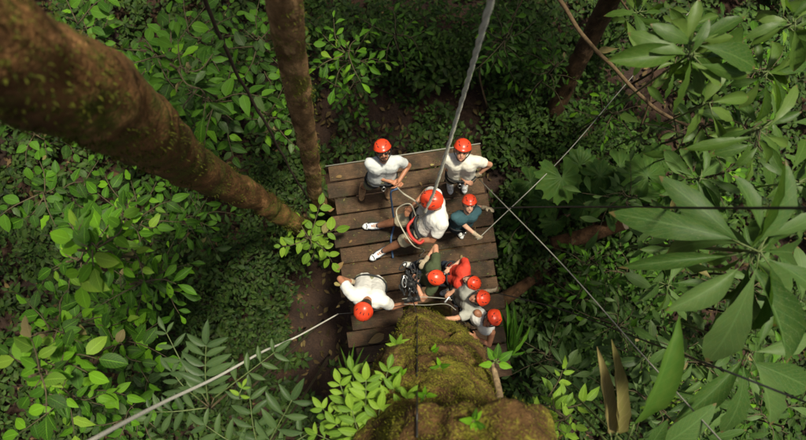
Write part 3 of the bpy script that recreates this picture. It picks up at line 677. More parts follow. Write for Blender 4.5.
BUSH = [  # px py z radius_px twigs leaf material label
 (245, 262, -.2, 62, 46, .085, 'leaf_dark_shade', 'very dark fine-leaved bush left of the platform'),
 (200, 305, -.6, 50, 36, .085, 'leaf_dark_shade', 'dark fine-leaved bush above the pinnate plant'),
 (265, 190, -.9, 42, 34, .08, 'leaf_dark_shade', 'dark small-leaved bush between the two left trunks'),
 (150, 330, -.8, 60, 36, .10, 'leaf_dark_shade', 'dark bush behind the pinnate plant on its left'),
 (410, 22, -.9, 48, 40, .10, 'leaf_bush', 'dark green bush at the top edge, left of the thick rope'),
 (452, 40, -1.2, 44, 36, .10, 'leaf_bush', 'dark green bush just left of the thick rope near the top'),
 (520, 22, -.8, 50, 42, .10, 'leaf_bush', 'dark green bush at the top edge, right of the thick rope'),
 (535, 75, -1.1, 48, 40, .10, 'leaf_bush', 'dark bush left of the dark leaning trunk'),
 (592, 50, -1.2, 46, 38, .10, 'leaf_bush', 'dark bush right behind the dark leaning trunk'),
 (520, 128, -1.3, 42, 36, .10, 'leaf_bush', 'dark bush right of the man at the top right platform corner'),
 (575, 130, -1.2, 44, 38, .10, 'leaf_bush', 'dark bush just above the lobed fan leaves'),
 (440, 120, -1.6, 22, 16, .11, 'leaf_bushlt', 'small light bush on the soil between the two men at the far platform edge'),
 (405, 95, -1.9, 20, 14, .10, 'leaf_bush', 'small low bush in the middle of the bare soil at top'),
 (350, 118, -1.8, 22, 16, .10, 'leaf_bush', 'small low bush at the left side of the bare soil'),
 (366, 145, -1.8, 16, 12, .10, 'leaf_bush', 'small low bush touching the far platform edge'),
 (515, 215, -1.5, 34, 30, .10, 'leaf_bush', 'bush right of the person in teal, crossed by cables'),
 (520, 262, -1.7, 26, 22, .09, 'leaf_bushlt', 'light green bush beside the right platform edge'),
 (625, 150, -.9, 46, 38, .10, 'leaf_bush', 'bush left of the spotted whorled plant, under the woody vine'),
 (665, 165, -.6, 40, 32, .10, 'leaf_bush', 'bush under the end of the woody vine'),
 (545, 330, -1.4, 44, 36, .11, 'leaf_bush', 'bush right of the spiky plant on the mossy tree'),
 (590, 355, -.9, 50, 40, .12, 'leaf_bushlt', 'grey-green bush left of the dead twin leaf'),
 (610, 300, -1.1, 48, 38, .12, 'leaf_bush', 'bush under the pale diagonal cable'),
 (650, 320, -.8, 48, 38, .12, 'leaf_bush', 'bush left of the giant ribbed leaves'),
 (690, 395, -.6, 52, 40, .11, 'leaf_bushlt', 'bush with sunlight put into its pale leaf colour behind the bright strap leaf'),  # lighter leaf colour stands for sunlight on the understorey
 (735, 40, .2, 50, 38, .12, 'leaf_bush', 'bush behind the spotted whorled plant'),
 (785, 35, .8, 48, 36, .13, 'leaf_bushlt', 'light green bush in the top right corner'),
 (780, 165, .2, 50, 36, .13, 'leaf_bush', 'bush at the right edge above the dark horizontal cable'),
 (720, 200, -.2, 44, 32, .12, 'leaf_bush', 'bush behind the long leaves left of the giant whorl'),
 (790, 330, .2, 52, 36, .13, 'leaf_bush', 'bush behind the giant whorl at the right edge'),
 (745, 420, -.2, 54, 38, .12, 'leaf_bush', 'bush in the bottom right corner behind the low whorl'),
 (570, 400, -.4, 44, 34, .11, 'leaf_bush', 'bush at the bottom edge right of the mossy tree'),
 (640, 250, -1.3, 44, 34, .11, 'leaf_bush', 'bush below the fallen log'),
 (40, 235, 0, 60, 34, .11, 'leaf_dark_shade', 'dark bush under the sunlit sapling at the left edge'),  # low bushes from here added in dark green as shaded gaps
 (95, 310, 0, 62, 34, .11, 'leaf_dark_shade', 'dark bush under the round-leaved saplings on the left'),
 (50, 390, 0, 62, 34, .11, 'leaf_dark_shade', 'dark bush under the saplings at the lower left edge'),
 (150, 405, -.5, 56, 32, .11, 'leaf_dark_shade', 'dark bush at the bottom edge under the pale cable'),
 (30, 40, 0, 58, 32, .11, 'leaf_dark_shade', 'dark bush in the top left corner'),
 (130, 80, -.2, 60, 34, .11, 'leaf_dark_shade', 'dark bush behind the blurred trunk under the hanging leaves'),
 (215, 55, -.4, 58, 34, .10, 'leaf_dark_shade', 'dark bush at the top behind the dark vine'),
 (150, 240, -.4, 56, 34, .10, 'leaf_dark_shade', 'dark bush below the middle of the blurred trunk'),
 (530, 300, -1.5, 40, 26, .09, 'leaf_dark_shade', 'very dark bush in the shade right of the platform'),  # leaf colour darkened in place of shade right of the platform
 (575, 265, -1.5, 40, 26, .10, 'leaf_dark_shade', 'dark bush between the root and the pale diagonal cable'),
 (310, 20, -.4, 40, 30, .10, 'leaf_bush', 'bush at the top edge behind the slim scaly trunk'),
 (250, 345, -1.2, 38, 26, .10, 'leaf_dark_shade', 'dark bush under the pinnate leaves by the soil'),
 (400, 55, -1.5, 40, 30, .10, 'leaf_dark_shade', 'dark bush above the bare soil near the top centre'),
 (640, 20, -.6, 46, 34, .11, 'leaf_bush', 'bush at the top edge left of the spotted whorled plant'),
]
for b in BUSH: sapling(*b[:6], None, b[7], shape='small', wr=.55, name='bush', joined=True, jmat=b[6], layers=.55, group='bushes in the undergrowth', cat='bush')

def hero_leaf(pl, A, B, wr, mk, shape, n=(0, 0, 1), var=None, petiole=True):
    a, b = P(*A), P(*B); d = b-a; l = d.length
    o = add_leaf(pl, shape, mk, a, d, V(n)+V((random.gauss(0, .12), random.gauss(0, .12), 0)), l, l*wr, var=var)
    return o
def whorl(name, label, centre, leaves, mk, shape, wr, stemz=None, stem_r=.012):
    c = P(*centre); bx, by = c.x*1.6, c.y*1.6; base = V((bx, by, gz(bx, by)-.02)); pl = plant(name, label, base)
    mb = MB(); p = smooth_path([base, (base+c)/2+V((.12, .05, 0)), c], 6); mb.tube(p, list(np.linspace(stem_r*1.1, stem_r*.6, len(p))), 8)
    for L in leaves:                                        # (tip px, tip py, dz, width ratio, base fraction)
        tip = P(L[0], L[1], centre[2]+L[2]); w_ = L[3] if len(L) > 3 else wr; f = L[4] if len(L) > 4 else .12
        jt = V((random.gauss(0, .03), random.gauss(0, .03), random.uniform(-.12, .02))); a = c.lerp(tip, f)+jt; mb.tube([c+V((0, 0, jt.z)), a], [.005, .004], 6)
        d = tip-a; add_leaf(pl, shape, mk, a, d, V((random.gauss(0, .3), random.gauss(0, .3), 1)), d.length*random.uniform(.96, 1.1), d.length*w_*random.uniform(.85, 1.15))
    mb.build('stem', M['twig_green'], pl); return pl
# spotted whorled plant, upper right
whorl('whorled_plant', 'whorled plant with pale spotted spoon-shaped leaves at the upper right', (693, 52, 4.3),
      [(637, 33, .05), (615, 68, -.05), (661, 26, .1), (697, 2, .1), (740, 10, .1, .3), (765, 58, 0, .34), (752, 78, -.05), (728, 80, -.1), (688, 112, -.25, .33), (662, 45, -.1, .3), (712, 25, .15), (735, 38, .05), (650, 60, -.3, .36), (672, 90, -.35, .34), (715, 95, -.3, .36), (748, 30, -.25, .36), (680, 10, -.2, .36), (725, 60, -.4, .4), (655, 85, -.5, .34), (770, 40, -.3, .3)], 'leaf_hero', 'obl', .32)
whorl('whorled_plant', 'smaller lower whorl of glossy leaves under the spotted whorled plant', (708, 103, 3.7),
      [(694, 138, -.15, .36), (727, 140, -.1, .3), (750, 92, 0, .3), (725, 66, .1, .34), (685, 84, 0, .3), (742, 118, -.05)], 'leaf_hero', 'obl', .33)
whorl('branching_shrub', 'shrub with long glossy leaves on forked stalks at the right edge', (762, 128, 4.2),
      [(690, 152, -.1, .2), (718, 140, -.1, .22), (778, 92, .05, .26), (800, 112, .05, .22), (792, 148, -.1, .3), (806, 88, .1, .24), (740, 165, -.2, .26), (772, 160, -.2, .28)], 'leaf_hero', 'obl', .25)
# giant whorl on the right
whorl('giant_leaf_plant', 'giant whorl of long ribbed leaves at the right edge under the dark cable', (760, 252, 4.4),
      [(672, 182, -.05, .30, .15), (617, 210, -.1, .24, .22), (632, 262, -.2, .20, .2), (678, 318, -.15, .36, .1), (716, 372, -.25, .38, .12), (806, 352, -.1, .3), (836, 292, 0, .3), (830, 215, .1, .3), (790, 172, .15, .32), (746, 180, .1, .25), (768, 330, -.3, .3), (700, 262, -.35, .28), (700, 215, -.5, .3), (735, 315, -.6, .34), (655, 240, -.55, .26), (790, 310, -.5, .34), (815, 250, -.4, .32), (770, 200, -.45, .34), (720, 345, -.9, .34), (690, 290, -.8, .3), (800, 205, -.6, .3)], 'leaf_big', 'obl', .32, stem_r=.02)
whorl('giant_leaf_plant', 'lower whorl of dull broad leaves in the bottom right corner', (752, 352, 3.7),
      [(812, 330, 0), (818, 385, -.05), (782, 432, -.1), (738, 440, -.1, .32), (688, 425, -.1, .3), (775, 300, .1, .26), (715, 330, -.1, .26)], 'leaf_big', 'obl', .36, stem_r=.018)
def whorl_rand(name, label, centre, n, lpx, mk, wr, seed):
    rg = random.Random(seed); L = []
    for i in range(n):
        a = i*2.39996+rg.uniform(-.35, .35); l = lpx*rg.uniform(.65, 1.15)
        L.append((centre[0]+math.cos(a)*l, centre[1]+math.sin(a)*l, rg.uniform(-.4, .12), wr*rg.uniform(.8, 1.2), rg.uniform(.08, .2)))
    whorl(name, label, centre, L, mk, 'obl', wr)
whorl_rand('whorled_plant', 'pale leafy whorl in the top right corner', (795, 22, 3.8), 14, 46, 'leaf_hero', .32, 21)
whorl_rand('whorled_plant', 'whorl of narrow leaves right of the spotted whorled plant', (768, 72, 3.2), 14, 44, 'leaf_hero', .28, 22)
whorl_rand('whorled_plant', 'low whorl between the lobed fan leaves and the giant whorl', (700, 178, 2.6), 13, 40, 'leaf_big', .3, 23)
whorl_rand('whorled_plant', 'whorl at the right edge just above the dark level cable', (798, 182, 3.6), 13, 46, 'leaf_hero', .28, 24)
whorl_rand('whorled_plant', 'dull whorl below the giant whorl near the dark lower cable', (668, 285, 2.4), 13, 40, 'leaf_big', .28, 25)
whorl_rand('whorled_plant', 'whorl of long leaves at the right edge between the two giant whorls', (800, 305, 3.4), 13, 48, 'leaf_big', .3, 26)
whorl_rand('whorled_plant', 'whorl at the bottom edge right of the bright strap leaf', (705, 432, 2.8), 13, 42, 'leaf_big', .3, 27)
whorl_rand('whorled_plant', 'small whorl at the top edge left of the spotted whorled plant', (640, 12, 2.6), 11, 32, 'leaf_hero', .3, 28)
whorl_rand('whorled_plant', 'small grey-green whorl left of the withered leaf', (566, 372, 1.2), 12, 30, 'leaf_grey', .34, 29)
whorl_rand('whorled_plant', 'small grey-green whorl right of the withered leaf', (648, 358, 1.6), 12, 30, 'leaf_grey', .34, 30)
# strap leaf, dead twin leaf, bottom leaves
def single(name, label, mk, shape, items, root_px, stem=.009):
    c = P(*root_px); base = V((c.x, c.y, gz(c.x, c.y))); pl = plant(name, label, base); mb = MB()
    mb.tube(smooth_path([base, base.lerp(c, .6)+V((.05, 0, 0)), c], 5), [stem]*11, 6)
    for A, B, wr in items:
        mb.tube([c, P(*A)], stem*.7, 6); hero_leaf(pl, A, B, wr, mk, shape)
    mb.build('stem', M['twig_green'], pl); return pl
single('strap_leaf_plant', 'single long bright green strap leaf pointing up at the lower right', 'leaf_strap', 'lance', [((634, 424, 4.1), (694, 338, 4.5), .20)], (626, 445, 3.8))
single('withered_leaf_plant', 'withered tan leaf split in two standing upright at the lower right', 'leaf_dead', 'strap', [((610, 432, 3.6), (603, 356, 3.9), .13), ((617, 432, 3.6), (620, 350, 3.95), .13)], (613, 448, 3.4))
sapling(572, 428, 3.0, 40, 12, .15, 'leaf_yel', 'blurred yellow-green leafy shrub at the bottom edge left of the withered leaf', shape='ovate', wr=.45, name='leafy_shrub', cat='shrub')
single('bottom_leaf_shrub', 'broad dull olive leaves at the bottom edge left of the corner whorl', 'leaf_big', 'oval', [((660, 446, 3.7), (720, 412, 3.9), .38), ((650, 446, 3.7), (668, 420, 3.8), .4)], (648, 452, 3.5))
# lobed fan leaves
def lobed_template(nl=9, seg=5):
    vs, fs, uv = [(0, .5, .0)], [], [(.5, .5)]; n = nl*seg; a0 = R(-160); a1 = R(160)
    for r_ in (.35, .7, 1.0):
        for i in range(n+1):
            a = a0+(a1-a0)*i/n; ph = (i % seg)/seg; notch = .80+.20*math.sin(math.pi*((i/seg) % 1)) if r_ == 1 else 1-.06*(r_ > .5)*abs(math.cos(math.pi*((i/seg))))
            rad = .52*r_*notch*(1+.06*math.sin(i*3.1)); z = -.16*r_**2+.05*r_*math.cos(2*math.pi*i/seg)
            vs.append((rad*math.sin(a), .5+rad*math.cos(a), z)); uv.append((.5+.5*r_*math.sin(2*math.pi*i/seg), r_))
    m = n+1
    for i in range(n): fs.append((0, 1+i, 2+i))
    for k in range(2):
        for i in range(n): a = 1+k*m+i; fs.append((a, a+m, a+m+1, a+1))
    return vs, fs, uv
TEMPL['lobed'] = [lobed_template(11), lobed_template(10)]
M['leaf_fan'] = leaf_mat('lobed leaf', [(.022, .064, .010), (.034, .090, .014), (.050, .115, .02)], veins=.25, rough=.5)
def fans():
    c = P(600, 200, -.9); base = V((c.x, c.y, gz(c.x, c.y))); pl = plant('fan_leaf_plant', 'plant with big round lobed fan leaves above the fallen log', base); mb = MB()
    for px, py, z, s in [(562, 178, .4, 50), (600, 176, .1, 36), (648, 176, .5, 48), (632, 186, .2, 40), (608, 202, -.2, 44), (585, 205, -.3, 32), (665, 195, 0, 36), (545, 200, -.5, 34), (690, 185, .3, 34), (580, 165, -.2, 36), (620, 168, -.1, 40), (555, 222, -.7, 30), (530, 182, -.5, 34), (660, 158, -.1, 36), (600, 188, -.5, 40)]:
        q = P(px, py, z); l = s*(CAM_H-z)/600; a = random.uniform(0, 6.28); d = V((math.cos(a), math.sin(a), 0))
        n = V((random.gauss(0, .15), random.gauss(0, .15), 1)); add_leaf(pl, 'lobed', 'leaf_fan', q-d*l*.5, d, n, l, l)
        mb.tube(smooth_path([base, (base+q)/2+V((0, 0, .3)), q-V((0, 0, .01))], 5), .008, 6)
    mb.build('stem', M['twig_green'], pl)
fans()
# pinnate plants, lower left
def pinnate(pl, A, B, n, ll, mk, wr=.3, term=True, sag=.04):
    a, b = P(*A), P(*B); mid = (a+b)/2+V((0, 0, sag)); path = smooth_path([a, mid, b], 6); mb = MB(); mb.tube(path, list(np.linspace(.007, .003, len(path))), 6)
    r = mb.build('frond', M['twig_green'], pl)
    for k in range(n):
        t = .18+.80*k/max(1, n-1); q = t*(len(path)-1); j = min(int(q), len(path)-2); p = path[j].lerp(path[j+1], q-j); td = (path[j+1]-path[j]).normalized(); sd_ = td.cross(V((0, 0, 1))).normalized()
        for s in (-1, 1):
            f = .75+.35*math.sin(math.pi*(t*.8+.15)); d = td*random.uniform(.45, .7)+sd_*s+V((0, 0, random.uniform(-.15, .1)))
            l = ll*f*random.uniform(.88, 1.1); add_leaf(r, 'leaflet', mk, p, d, V((random.gauss(0, .15), random.gauss(0, .15), 1)), l, l*wr, 'leaflet')
    if term: add_leaf(r, 'leaflet', mk, path[-1], path[-1]-path[-3], V((0, 0, 1)), ll, ll*wr, 'leaflet')
def pinn_plant(label, root_px, fronds, mk='leaf_pinn', ll=.21, wr=.3, name='pinnate_plant'):
    c = P(*root_px); base = V((c.x, c.y, gz(c.x, c.y))); pl = plant(name, label, base); mb = MB()
    mb.tube(smooth_path([base, base.lerp(c, .5)+V((.05, .04, 0)), c], 5), list(np.linspace(.02, .01, 11)), 7)
    for f in fronds:
        mb.tube([c, P(*f[0])], .006, 6); pinnate(pl, f[0], f[1], f[2], f[3] if len(f) > 3 else ll, mk, wr)
    mb.build('stem', M['twig'], pl); return pl
pinn_plant('pinnate plant with paired narrow leaflets crossed by the pale cable, lower left', (210, 408, 2.7),
    [((208, 402, 2.9), (206, 345, 3.1), 6), ((205, 398, 2.8), (166, 332, 2.9), 5, .15), ((214, 398, 2.8), (275, 352, 2.9), 5, .17), ((205, 408, 2.8), (152, 412, 2.9), 5, .17), ((200, 400, 2.7), (172, 372, 2.8), 4, .17)])
pinn_plant('pinnate plant with paired narrow leaflets at the bottom edge left of the soil', (262, 455, 2.6),
    [((266, 448, 2.8), (292, 400, 3.1), 4, .22), ((258, 448, 2.8), (250, 398, 2.9), 4, .2), ((250, 450, 2.8), (205, 425, 2.9), 4, .18), ((275, 452, 2.8), (322, 425, 2.9), 3, .18)])
pinn_plant('small fresh yellow-green shoot in the middle of the pinnate plants', (240, 398, 2.9), [((240, 396, 3.2), (242, 388, 3.25), 2, .085)], 'leaf_yel', .1, .36, 'young_shoot')
# ferns and epiphytes on the mossy tree
def surf_z(px, py, lo=.9, hi=6):
    """height of the mossy trunk's surface seen at a pixel"""
    dg = bpy.context.evaluated_depsgraph_get(); o = V((0, 0, CAM_H)); d = (P(px, py, 0)-o).normalized()
    from mathutils.bvhtree import BVHTree
    global _BVH
    if '_BVH' not in globals(): _BVH = BVHTree.FromPolygons([v.co for v in MOSSY_ME.vertices], [tuple(p.vertices) for p in MOSSY_ME.polygons])
    h = _BVH.ray_cast(o, d); return h[0] if h[0] is not None else P(px, py, 2.5)
def rosette(name, label, root, leaves, mk, shape, cat='plant', stem=.006):
    pl = plant(name, label, root, cat); mb = MB()
    for tip, wr, f in leaves:
        tip = V(tip); a = root.lerp(tip, f)+V((0, 0, .02)); mb.tube([root, a], stem, 6); d = tip-a
        add_leaf(pl, shape, mk, a, d, V((random.gauss(0, .2), random.gauss(0, .2), 1)), d.length, d.length*wr)
    mb.build('stem', M['twig_green'], pl)
pinn_plant('bright yellow-green feathery fern clump on the left flank of the mossy tree', (366, 452, 3.3),
    [((362, 440, 3.5), (340, 384, 3.7), 7, .12), ((366, 438, 3.6), (366, 380, 3.8), 7, .13), ((370, 440, 3.5), (394, 388, 3.7), 6, .12), ((360, 444, 3.4), (322, 408, 3.5), 6, .11), ((368, 446, 3.5), (402, 418, 3.6), 5, .11), ((358, 448, 3.4), (316, 434, 3.4), 5, .11), ((364, 446, 3.7), (352, 410, 3.9), 4, .13), ((372, 446, 3.7), (380, 408, 3.9), 5, .13), ((362, 448, 3.6), (336, 424, 3.7), 4, .12), ((372, 440, 3.6), (408, 398, 3.9), 6, .12), ((370, 436, 3.6), (388, 370, 3.6), 7, .12), ((364, 436, 3.5), (352, 372, 3.6), 6, .12), ((374, 448, 3.8), (404, 436, 4.0), 4, .12)], 'leaf_yel', .11, .44, 'fern_clump')
r0 = P(352, 384, 2.2)
rosette('grass_tuft', 'tuft of thin green blades just above the yellow-green fern clump', r0, [(P(a, b, 2.5), .07, 0) for a, b in [(343, 352), (352, 348), (360, 352), (338, 362), (366, 358), (372, 366), (347, 356)]], 'leaf_strap', 'strap', 'grass')
r0 = P(388, 352, 2.2)
rosette('moss_seedling', 'pale green seedling leaves at the left edge of the mossy trunk top', surf_z(397, 345), [(surf_z(397, 345)+V((a*.01, b*.01, .08)), .4, .1) for a, b in [(-9, 2), (-6, 9), (4, 10), (9, 0), (-10, -6), (2, -11), (12, 6)]], 'leaf_yel', 'ovate')
r0 = P(508, 354, 1.7)
rosette('spiky_plant', 'spiky plant with long narrow upright blades right of the mossy trunk top', r0, [(P(a, b, z), .10, 0) for a, b, z in [(503, 312, 1.9), (509, 306, 2.), (517, 308, 1.95), (526, 316, 1.9), (533, 328, 1.8), (522, 345, 1.7), (514, 318, 2.0), (528, 352, 1.6), (506, 322, 1.8)]], 'leaf_mid', 'strap')
r0 = P(495, 362, 3.34)
rosette('branch_seedling', 'small seedling with five rounded leaves on the broken branch stub', r0, [(P(a, b, 3.4), .55, .2) for a, b in [(488, 348), (499, 344), (513, 352), (512, 368), (480, 366)]], 'leaf_bright', 'ovate')
def seedlings():
    for (px, py), lab in [((432, 352), 'tiny seedling in the middle of the mossy trunk top'), ((440, 366), 'tiny seedling low on the middle of the mossy shoulder'), ((425, 395), 'tiny seedling by the dark crease of the mossy trunk'), ((473, 420), 'grassy sprout near the bottom edge on the mossy trunk'), ((400, 375), 'tiny seedling at the left flank of the mossy shoulder')]:
        c = surf_z(px, py); L = [(c+V((math.cos(a)*.07, math.sin(a)*.07, .05+random.random()*.05)), .4, .1) for a in [i*1.26+random.random() for i in range(5)]]
        rosette('moss_seedling', lab, c-V((0, 0, .01)), L, 'leaf_bright', 'ovate', stem=.003)
seedlings()

# ================================================================== people
def remesh(mb, name, vox, sm=4, wrinkle=0, seed=0):
    me = mesh('tmp', mb.v, mb.f); o = bpy.data.objects.new('tmp', me); COL.objects.link(o)
    m = o.modifiers.new('r', 'REMESH'); m.mode = 'VOXEL'; m.voxel_size = vox; m.use_smooth_shade = True
    s = o.modifiers.new('s', 'SMOOTH'); s.iterations = sm; s.factor = .5
    dg = bpy.context.evaluated_depsgraph_get(); dg.update(); e = o.evaluated_get(dg)
    out = bpy.data.meshes.new_from_object(e); out.name = name
    bpy.data.objects.remove(o); bpy.data.meshes.remove(me)
    if wrinkle:
        n = len(out.vertices); co = np.empty(n*3); out.vertices.foreach_get('co', co); co = co.reshape(-1, 3)
        nr = np.array([v.normal[:] for v in out.vertices])
        k = np.array([mnoise.noise(V((p[0]*11+seed, p[1]*11, p[2]*5)))*.65+abs(mnoise.noise(V((p[0]*21, p[1]*21+seed, p[2]*16))))*.7-.2 for p in co])
        co = co+nr*(k*wrinkle)[:, None]; out.vertices.foreach_set('co', co.ravel()); out.update()
    out.polygons.foreach_set('use_smooth', [True]*len(out.polygons)); return out
def ik(a, t, l1, l2, pole):
    d = t-a; D = max(min(d.length, (l1+l2)*.995), abs(l1-l2)+.02); u = d.normalized(); x = (l1*l1-l2*l2+D*D)/(2*D); h = math.sqrt(max(l1*l1-x*x, 0))
    p = pole-u*pole.dot(u); p = p.normalized() if p.length > 1e-5 else u.orthogonal().normalized()
    return a+u*x+p*h, a+u*D
def hand(mb, w, e, n, s, curl=.6, grow=0):
    """palm, four fingers of unequal length, thumb; w wrist, e forearm direction, n palm normal"""
    e = e.normalized(); n = (n-e*n.dot(e)).normalized(); x = e.cross(n)
    for k in (-.026, -.009, .009, .026): mb.capsule(w+x*k*.6*s, (.017+grow)*s, w+e*.085*s+x*k*s, (.0145+grow)*s, 8, 2)
    for k, l in ((-.029, .062), (-.010, .076), (.010, .072), (.029, .055)):
        a = w+e*.085*s+x*k*s; d1 = (e+n*curl*.5).normalized(); b = a+d1*l*.5*s; d2 = (e*(1-curl*.8)+n*curl*1.2).normalized(); c = b+d2*l*.6*s
        mb.capsule(a, (.011+grow)*s, b, (.0105+grow)*s, 8, 2); mb.capsule(b, (.0105+grow)*s, c, (.009+grow)*s, 8, 2)
    a = w+e*.03*s-x*.026*s; b = a+(e*.5-x*.7+n*.3).normalized()*.045*s; c = b+(e*.8-x*.1+n*.5).normalized()*.035*s
    mb.capsule(a, (.015+grow)*s, b, (.012+grow)*s, 8, 2); mb.capsule(b, (.012+grow)*s, c, (.010+grow)*s, 8, 2)
def shoe(parent, ankle, toe, s, up, sole, trim, mat):
    """lofted trainer: ankle point (on the ground plane side), toe direction"""
    d = V((toe.x, toe.y, toe.z)).normalized(); upv = V((0, 0, 1))-d*d.z; upv.normalize(); x = d.cross(upv)
    c = ankle-upv*.0; st = [(-.075, .030, .060), (-.05, .038, .085), (0, .040, .098), (.05, .042, .075), (.10, .046, .058), (.15, .047, .048), (.19, .038, .038), (.212, .018, .026)]
    mb = MB(); vs, fs = [], []; seg = 12
    for l, wd, h in st:
        for k in range(seg):
            q = 2*math.pi*k/seg; vs.append(c+d*l*s+x*wd*s*math.cos(q)+upv*(h*s*(.5+.5*math.sin(q))+.018))
    for i in range(len(st)-1):
        for k in range(seg): fs.append((i*seg+k, i*seg+(k+1) % seg, (i+1)*seg+(k+1) % seg, (i+1)*seg+k))
    fs += [tuple(range(seg))[::-1], tuple(range((len(st)-1)*seg, len(st)*seg))]
    mb.add(vs, fs); o = mb.build('shoe', M[mat], parent)
    mb = MB(); n = 20; vs = []
    for zz in (.0, .026):
        for k in range(n):
            q = 2*math.pi*k/n; l = math.cos(q)*.152+.068; wd = math.sin(q)*(.047+.012*math.cos(q)); vs.append(c+d*l*s+x*wd*s+upv*zz)
    mb.add(vs, [(k, (k+1) % n, n+(k+1) % n, n+k) for k in range(n)]+[tuple(range(n))[::-1], tuple(range(n, 2*n))]); mb.build('sole', M[sole], o)
    mb = MB()
    for i in range(4): l = .055+i*.024; h = .088-i*.012; mb.tube([c+d*l*s-x*.028*s+upv*(h-.008), c+d*l*s+upv*(h+.012), c+d*l*s+x*.028*s+upv*(h-.008)], .0045, 5)
    mb.build('laces', M[trim if trim != 'shoe_dark' else 'shoe'], o)
    if trim:
        for sg in (-1, 1):
            mb = MB(); mb.tube([c+d*-.055*s+x*sg*.034*s+upv*.072, c+d*.02*s+x*sg*.040*s+upv*.080, c+d*.085*s+x*sg*.044*s+upv*.055, c+d*.15*s+x*sg*.036*s+upv*.055], .009, 6); mb.build('side_stripe', M[trim], o)
        mb = MB(); mb.tube([c+d*.165*s-x*.03*s+upv*.055, c+d*.158*s+upv*.068, c+d*.165*s+x*.03*s+upv*.055], .007, 6); mb.build('toe_band', M[trim], o)
        mb = MB(); mb.ell(c+upv*(.098*s+.012)+d*.005, Matrix((d*.04*s, x*.03*s, upv*.012)).transposed(), 10, 6); mb.build('shoe_opening', M['shoe_dark'], o)
    return o
def helmet(parent, c, F, U, s, name='helmet'):
    X = F.cross(U); mb = MB(); vs, fs = [], []; seg, rings = 32, 14
    rx, ry, rz = .112*s, .134*s, .108*s
    def sp(q, p, k=1.0):
        cx, cy, cz = math.sin(q)*math.cos(p), math.sin(q)*math.sin(p), math.cos(q)
        rd = 1+.022*(math.cos(cx*17)*.5+.5)*max(0, cz)**.6*(1 if cy < .8 else .3)     # raised ridges front to back
        return c+(X*cx*rx+F*cy*ry+U*cz*rz)*rd*k
    vs.append(sp(0, 0))
    for i in range(1, rings+1):
        q = R(94)*i/rings
        for k in range(seg):
            p = 2*math.pi*k/seg; fl = 1+(.05 if i >= rings-1 else 0)+(.09*max(0, math.sin(p))**6 if i == rings else 0)
            vs.append(sp(q, p, fl))
    for k in range(seg): fs.append((0, 1+k, 1+(k+1) % seg))
    for i in range(rings-1):
        for k in range(seg): fs.append((1+i*seg+k, 1+(i+1)*seg+k, 1+(i+1)*seg+(k+1) % seg, 1+i*seg+(k+1) % seg))
    b = 1+(rings-1)*seg; n = len(vs)
    for k in range(seg): vs.append(c+(V(vs[b+k])-c)*.93)
    for k in range(seg): fs.append((b+k, n+k, n+(k+1) % seg, b+(k+1) % seg))
    mb.add(vs, fs); o = mb.build(name, M['helmet'], parent)
    for sx in (-1, 1):
        for q, p in ((R(42), R(40)), (R(58), R(90-30)), (R(50), R(-35)), (R(28), R(-70))):
            cx = sp(q, (p if sx > 0 else math.pi-p), 1.012); nn = (cx-c).normalized(); t = (F-nn*F.dot(nn)).normalized(); w_ = t.cross(nn)
            m2 = MB(); m2.ell(cx, Matrix((t*.020*s, w_*.0055*s, nn*.005)).transposed(), 10, 6); m2.build('vent', M['black'], o)
    m2 = MB(); jaw = c-U*.165*s+F*.055*s
    for sx in (-1, 1):
        for f in (.05, -.04): m2.tube(smooth_path([c+X*sx*.108*s+F*f*s-U*.01, c+X*sx*.094*s+F*.02*s-U*.09*s, jaw+X*sx*.035*s], 4), .006, 5)
    m2.tube([jaw+X*.036*s, jaw-U*.006, jaw-X*.036*s], .007, 5); m2.build('chin_strap', M['black'], o); return o
ALLP = []
